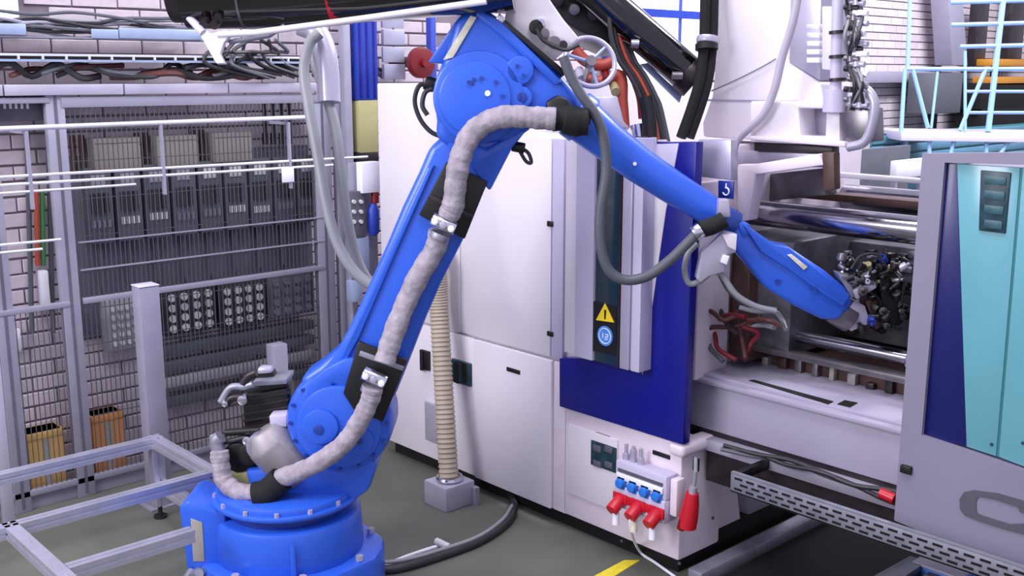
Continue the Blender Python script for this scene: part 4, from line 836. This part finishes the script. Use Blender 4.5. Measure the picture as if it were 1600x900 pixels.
ap('top_rib', [(748, 14), (790, 38), (880, 128), (868, 134), (780, 55), (742, 24)], -.02, .135, 'robot_blue', bev=.01, par=el)
# box unit on elbow
bu = ap('valve_unit', [(800, -20), (835, -35), (880, 30), (905, 60), (862, 98), (842, 90), (788, 30)], -.10, .06, 'white_paint', bev=.01, label='white valve unit bolted on the elbow')
ap('mounting_bar', [(785, 36), (790, 31), (885, 112), (880, 120)], -.08, .14, 'black', bev=.004); ap('mounting_bar', [(780, 20), (790, 30), (786, 40), (775, 30)], -.05, .12, 'chrome', bev=.004)
for a, r, m in (((838, 42), .03, 'black'), ((850, 52), .022, 'steel'), ((866, 66), .026, 'steel'), ((845, 36), .018, 'chrome'), ((792, 10), .018, 'steel'), ((880, 70), .018, 'dark_steel')): disc('fitting', a[0], a[1], r, .05, .085, m, par=bu, bev=.003, n=16)
obj('air_line', MB().tube(spl([AP(x, y, .09) for x, y in ((838, 45), (848, 62), (866, 72), (885, 78), (905, 70))], 6), .008, 8), 'cable_dark', bu)
# forearm
fa = obj('forearm', MB().tube([AP(x, y, .01) for x, y in ((885, 168), (915, 192), (950, 221), (1000, 259), (1050, 292), (1100, 323), (1128, 340))], [.095, .092, .082, .076, .071, .065, .060], 36), 'robot_blue', rb, .006)
obj('forearm_flange', MB().cyl(AP(896, 176, .01), AP(914, 190, .01), .105, 36), 'robot_blue', fa, .008)
disc('cap_screw', 992, 256, .008, .07, .092, 'sticker_white', par=fa, bev=0, n=8)
obj('forearm_collar', MB().cyl(AP(1122, 336, .01), AP(1150, 352, .01), .056, 28), 'robot_blue_dark', rb, .006)
# wrist
wr = ap('wrist', [(1140, 352), (1158, 344), (1172, 352), (1182, 370), (1212, 384), (1236, 388), (1290, 424), (1322, 450), (1334, 474), (1312, 502), (1284, 500), (1240, 478), (1196, 450), (1165, 412), (1142, 385)], -.085, .055, bev=.03, seg=3)
ap('wrist_ridge', [(1160, 350), (1174, 357), (1210, 382), (1234, 387), (1330, 462), (1318, 480), (1288, 462), (1230, 420), (1190, 395)], -.06, .075, bev=.012, par=wr)
disc('bolt', 1272, 452, .012, .07, .078, 'robot_blue_dark', par=wr, bev=0, n=6); disc('bolt', 1215, 440, .012, .05, .062, 'robot_blue_dark', par=wr, bev=0, n=6)
ap('knuckle', [(1150, 345), (1172, 350), (1178, 366), (1160, 372)], -.05, .065, bev=.012, par=wr)
ap('label_strip', [(1230, 398), (1237, 397), (1262, 417), (1256, 422)], .08, .084, 'label_cream', par=wr, bev=.001, label='cream label strip')
obj('wrist_flange', MB().cyl(AP(1300, 482, -.01), AP(1330, 500, -.01), .06, 28), 'steel', wr, .006)
# gripper
gr = thing('gripper', 'black and silver multi-finger gripper on the robot wrist', 'gripper', tuple(AP(1370, 470, 0)))
g = lambda name, pts, v0, v1, m, bev=.004: ap(name, pts, v0, v1, m, par=gr, bev=bev)
g('mount_plate', [(1312, 500), (1335, 470), (1352, 478), (1360, 505), (1330, 518)], -.05, .03, 'silver_grey')
g('arm_plate', [(1352, 472), (1368, 462), (1385, 505), (1370, 515)], -.05, .02, 'brown_steel')
g('carrier_block', [(1372, 430), (1402, 425), (1412, 505), (1384, 512)], -.10, .03, 'black', .008)
g('carrier_plate', [(1310, 428), (1365, 438), (1368, 448), (1315, 440)], -.04, .05, 'galvanised')
g('carrier_plate', [(1330, 455), (1366, 440), (1370, 450), (1338, 468)], -.04, .05, 'silver_grey')
g('carrier_plate', [(1312, 432), (1322, 430), (1338, 462), (1330, 466)], -.04, .05, 'galvanised')
random.seed(3)
for k in range(110):
    x = random.uniform(1345, 1414) if k % 3 else random.uniform(1312, 1400); y = random.uniform(405, 515) if k % 3 else random.uniform(398, 450)
    m = random.choice(['black', 'black', 'chrome', 'steel', 'silver_grey', 'dark_steel', 'black_gloss', 'sign_blue']) if k % 19 else 'olive_box'
    if x > 1365 and k % 4: m = 'black'
    a = AP(x, y, random.uniform(-.08, .06)); dd = Vector((random.uniform(-1, 1), random.uniform(-1, 1), random.uniform(-1, 1))).normalized()
    obj('gripper_fitting', MB().cyl(a - dd * .016, a + dd * .016, random.uniform(.010, .022), 10).cyl(a + dd * .016, a + dd * .032, .008, 8), m, gr, .002)
for k, pts in enumerate((((1330, 420), (1345, 400), (1372, 398), (1385, 420)), ((1350, 450), (1375, 470), (1372, 500)), ((1395, 430), (1412, 440), (1405, 480)), ((1340, 470), (1348, 440), (1372, 420)))):
    obj('gripper_cable', MB().tube(spl([AP(x, y, .03) for x, y in pts], 6), .007, 8), ['cable_dark', 'black', 'cable_dark', 'hose_grey'][k], gr)
# dress hose
def wrap(pts, v, r=.045, name='cable_sleeve'):
    P = spl([AP(x, y, v + dv) for x, y, dv in pts], 12); R_ = [r * (1 + .02 * math.sin(i * 1.9) + .035 * math.sin(i * .77) + .02 * math.sin(i * .31)) for i in range(len(P))]
    return obj(name, MB().tube(P, R_, 18), 'hose_wrap', rb, label='wrinkled grey fabric cable sleeve')
wrap([(868, 186, 0), (835, 184, 0), (795, 182, 0), (762, 190, 0), (735, 212, 0), (720, 245, 0), (713, 280, 0), (708, 320, -.01), (700, 338, -.02)], .20)
wrap([(687, 362, -.02), (680, 388, -.03), (655, 430, -.03), (632, 478, -.03), (612, 530, -.01), (601, 566, .01)], .185)
wrap([(583, 606, 0), (578, 625, 0), (562, 658, 0), (538, 692, 0), (505, 718, 0), (470, 736, -.02), (436, 748, -.04)], .225, .041)
wrap([(400, 772, 0), (372, 768, 0), (352, 752, -.02), (345, 728, -.03), (343, 705, -.04)], .16, .040)
obj('sleeve_end', MB().tube(spl([AP(x, y, .18) for x, y in ((440, 748), (428, 760), (415, 770), (398, 774))], 5), .058, 16), 'black_matt', rb, label='black sleeve end clamp'); ap('sleeve_saddle', [(380, 775), (440, 762), (436, 785), (388, 790)], .10, .2, 'black', bev=.01)
obj('sleeve_end', MB().tube(spl([AP(x, y, .18) for x, y in ((862, 186), (880, 185), (900, 190), (918, 190))], 5), [.05] * 6 + [.06] * 6 + [.055] * 4, 16), 'black_matt', rb, label='black sleeve end clamp')
ap('elbow_clamp', [(852, 160), (872, 148), (888, 156), (895, 175), (922, 168), (924, 195), (900, 208), (862, 202)], .10, .19, 'black', bev=.015)
# grey dress hose loop along forearm
hp_ = obj('loop_hose', MB().tube(spl([AP(x, y, .17) for x, y in ((880, 88), (892, 120), (908, 148), (928, 176), (943, 215), (947, 270), (938, 330), (938, 380), (950, 420), (975, 437), (1010, 432), (1045, 408), (1072, 382), (1092, 362))], 8), [.024] * 25 + [.023] * 80, 14) if False else MB().tube(spl([AP(x, y, .17) for x, y in ((880, 88), (892, 120), (908, 148), (928, 176), (943, 215), (947, 270), (938, 330), (938, 380), (950, 420), (975, 437), (1010, 432), (1045, 408), (1072, 382), (1092, 362))], 8), .0215, 14), 'hose_dark', rb, label='dark grey hose hanging in a loop below the forearm')
obj('loop_collar', MB().cyl(AP(1084, 366, .17), AP(1096, 358, .17), .032, 18), 'chrome', rb, .004)
obj('loop_joint', MB().tube(spl([AP(x, y, .15) for x, y in ((1094, 358), (1108, 355), (1122, 349), (1132, 343))], 5), .036, 16), 'black_matt', rb, label='black hose joint under the forearm')
ap('support_stem', [(1124, 312), (1140, 312), (1142, 340), (1122, 340)], .06, .12, 'silver_grey', bev=.006); ap('valve_bracket', [(1096, 395), (1130, 362), (1152, 366), (1150, 395), (1136, 398), (1132, 425), (1108, 432), (1095, 442), (1088, 436)], .08, .14, 'silver_grey', bev=.006, label='pale angled bracket')
ap('bracket_lug', [(1128, 366), (1152, 366), (1150, 392), (1138, 386)], .14, .155, 'white_paint', bev=.003); ap('bracket_lug', [(1130, 398), (1140, 400), (1136, 414), (1126, 410)], .14, .15, 'sticker_white', bev=.002)
obj('return_hose', MB().tube(spl([AP(x, y, .10) for x, y in ((1090, 380), (1076, 395), (1070, 420), (1076, 442), (1092, 440), (1112, 425), (1128, 430), (1150, 460), (1180, 478), (1212, 486))], 8), .013, 10), 'hose_grey', rb)
# elbow small cables
obj('elbow_cable', MB().tube(spl([AP(x, y, .02) for x, y in ((672, 132), (655, 134), (648, 158), (656, 185), (672, 205), (690, 214))], 8), .010, 8), 'cable_dark', rb)
obj('elbow_cable', MB().tube(spl([AP(x, y, .05) for x, y in ((676, 138), (664, 145), (660, 165), (668, 180))], 8), .010, 8), 'cable_dark', rb)
obj('elbow_plug', MB().cyl(AP(664, 128, .03), AP(680, 134, .03), .03, 14), 'black', rb, .004)
obj('elbow_cable', MB().tube(spl([AP(x, y, .05) for x, y in ((803, 225), (816, 232), (826, 240), (830, 254), (822, 252), (812, 236))], 8), .008, 8), 'cable_dark', rb); obj('elbow_plug', MB().cyl(AP(800, 228, .05), AP(820, 232, .05), .022, 14), 'black', rb, .004)
# gearbox and motors at shoulder
gbx = obj('gearbox', MB().tube([AP(408, 672, .05), AP(420, 690, .05), AP(452, 720, .02), AP(470, 735, 0)], [.075, .105, .115, .11], 28), 'gear_metal', rb, .008, label='bare metal grey gearbox')
disc('gear_face', 405, 700, .06, .03, .12, 'galvanised', bev=.008); disc('gear_hole', 388, 712, .05, -.05, .09, 'black', bev=.006)
mo = ap('motor', [(378, 618), (450, 606), (452, 668), (382, 680)], -.16, -.02, 'black', bev=.012, label='black servo motor')
ap('motor_fin', [(388, 606), (448, 596), (450, 606), (382, 618)], -.15, -.04, 'dark_steel', par=mo, bev=.004)
disc('motor_plug', 412, 590, .045, -.12, -.05, 'black', par=mo); ap('plug_cap', [(402, 574), (424, 574), (426, 584), (400, 586)], -.1, -.04, 'silver_grey', par=mo)
ap('motor_shelf', [(395, 596), (448, 592), (448, 600), (395, 604)], -.15, .0, 'galvanised', par=mo, bev=.003)
for i in range(5): ap('motor_rib', [(380, 624 + 11 * i), (451, 612 + 11 * i), (451, 615 + 11 * i), (380, 627 + 11 * i)], -.03, -.012, 'dark_steel', par=mo, bev=0)
for k, (pts, m, r) in enumerate(((((345, 628), (360, 606), (380, 604), (395, 600)), 'galvanised', .016), (((350, 634), (362, 622), (378, 620)), 'dark_steel', .018), (((330, 692), (355, 690), (380, 684), (400, 682)), 'cable_dark', .012), (((352, 676), (380, 674), (405, 672)), 'black', .016), (((380, 600), (388, 588), (400, 582)), 'dark_steel', .018))):
    obj('motor_cable', MB().tube(spl([AP(x, y, .05) for x, y in pts], 6), r, 10), m, rb)
for a in ((378, 626), (386, 690), (331, 684), (351, 632)): disc('connector', a[0], a[1], .022 if a[0] > 370 else .014, .03, .08, 'chrome', bev=.003, n=14)
disc('cable_drum', 372, 716, .07, -.06, .06, 'black', bev=.01, label='black round cable entry')
hs = obj('motor_sleeve', MB().tube(spl([AP(x, y, .08) for x, y in ((342, 706), (338, 690), (345, 682))], 5), .03, 12), 'galvanised', rb)
ap('valve_shelf', [(355, 745), (400, 735), (410, 760), (365, 768)], -.04, .08, 'olive_box', bev=.005)
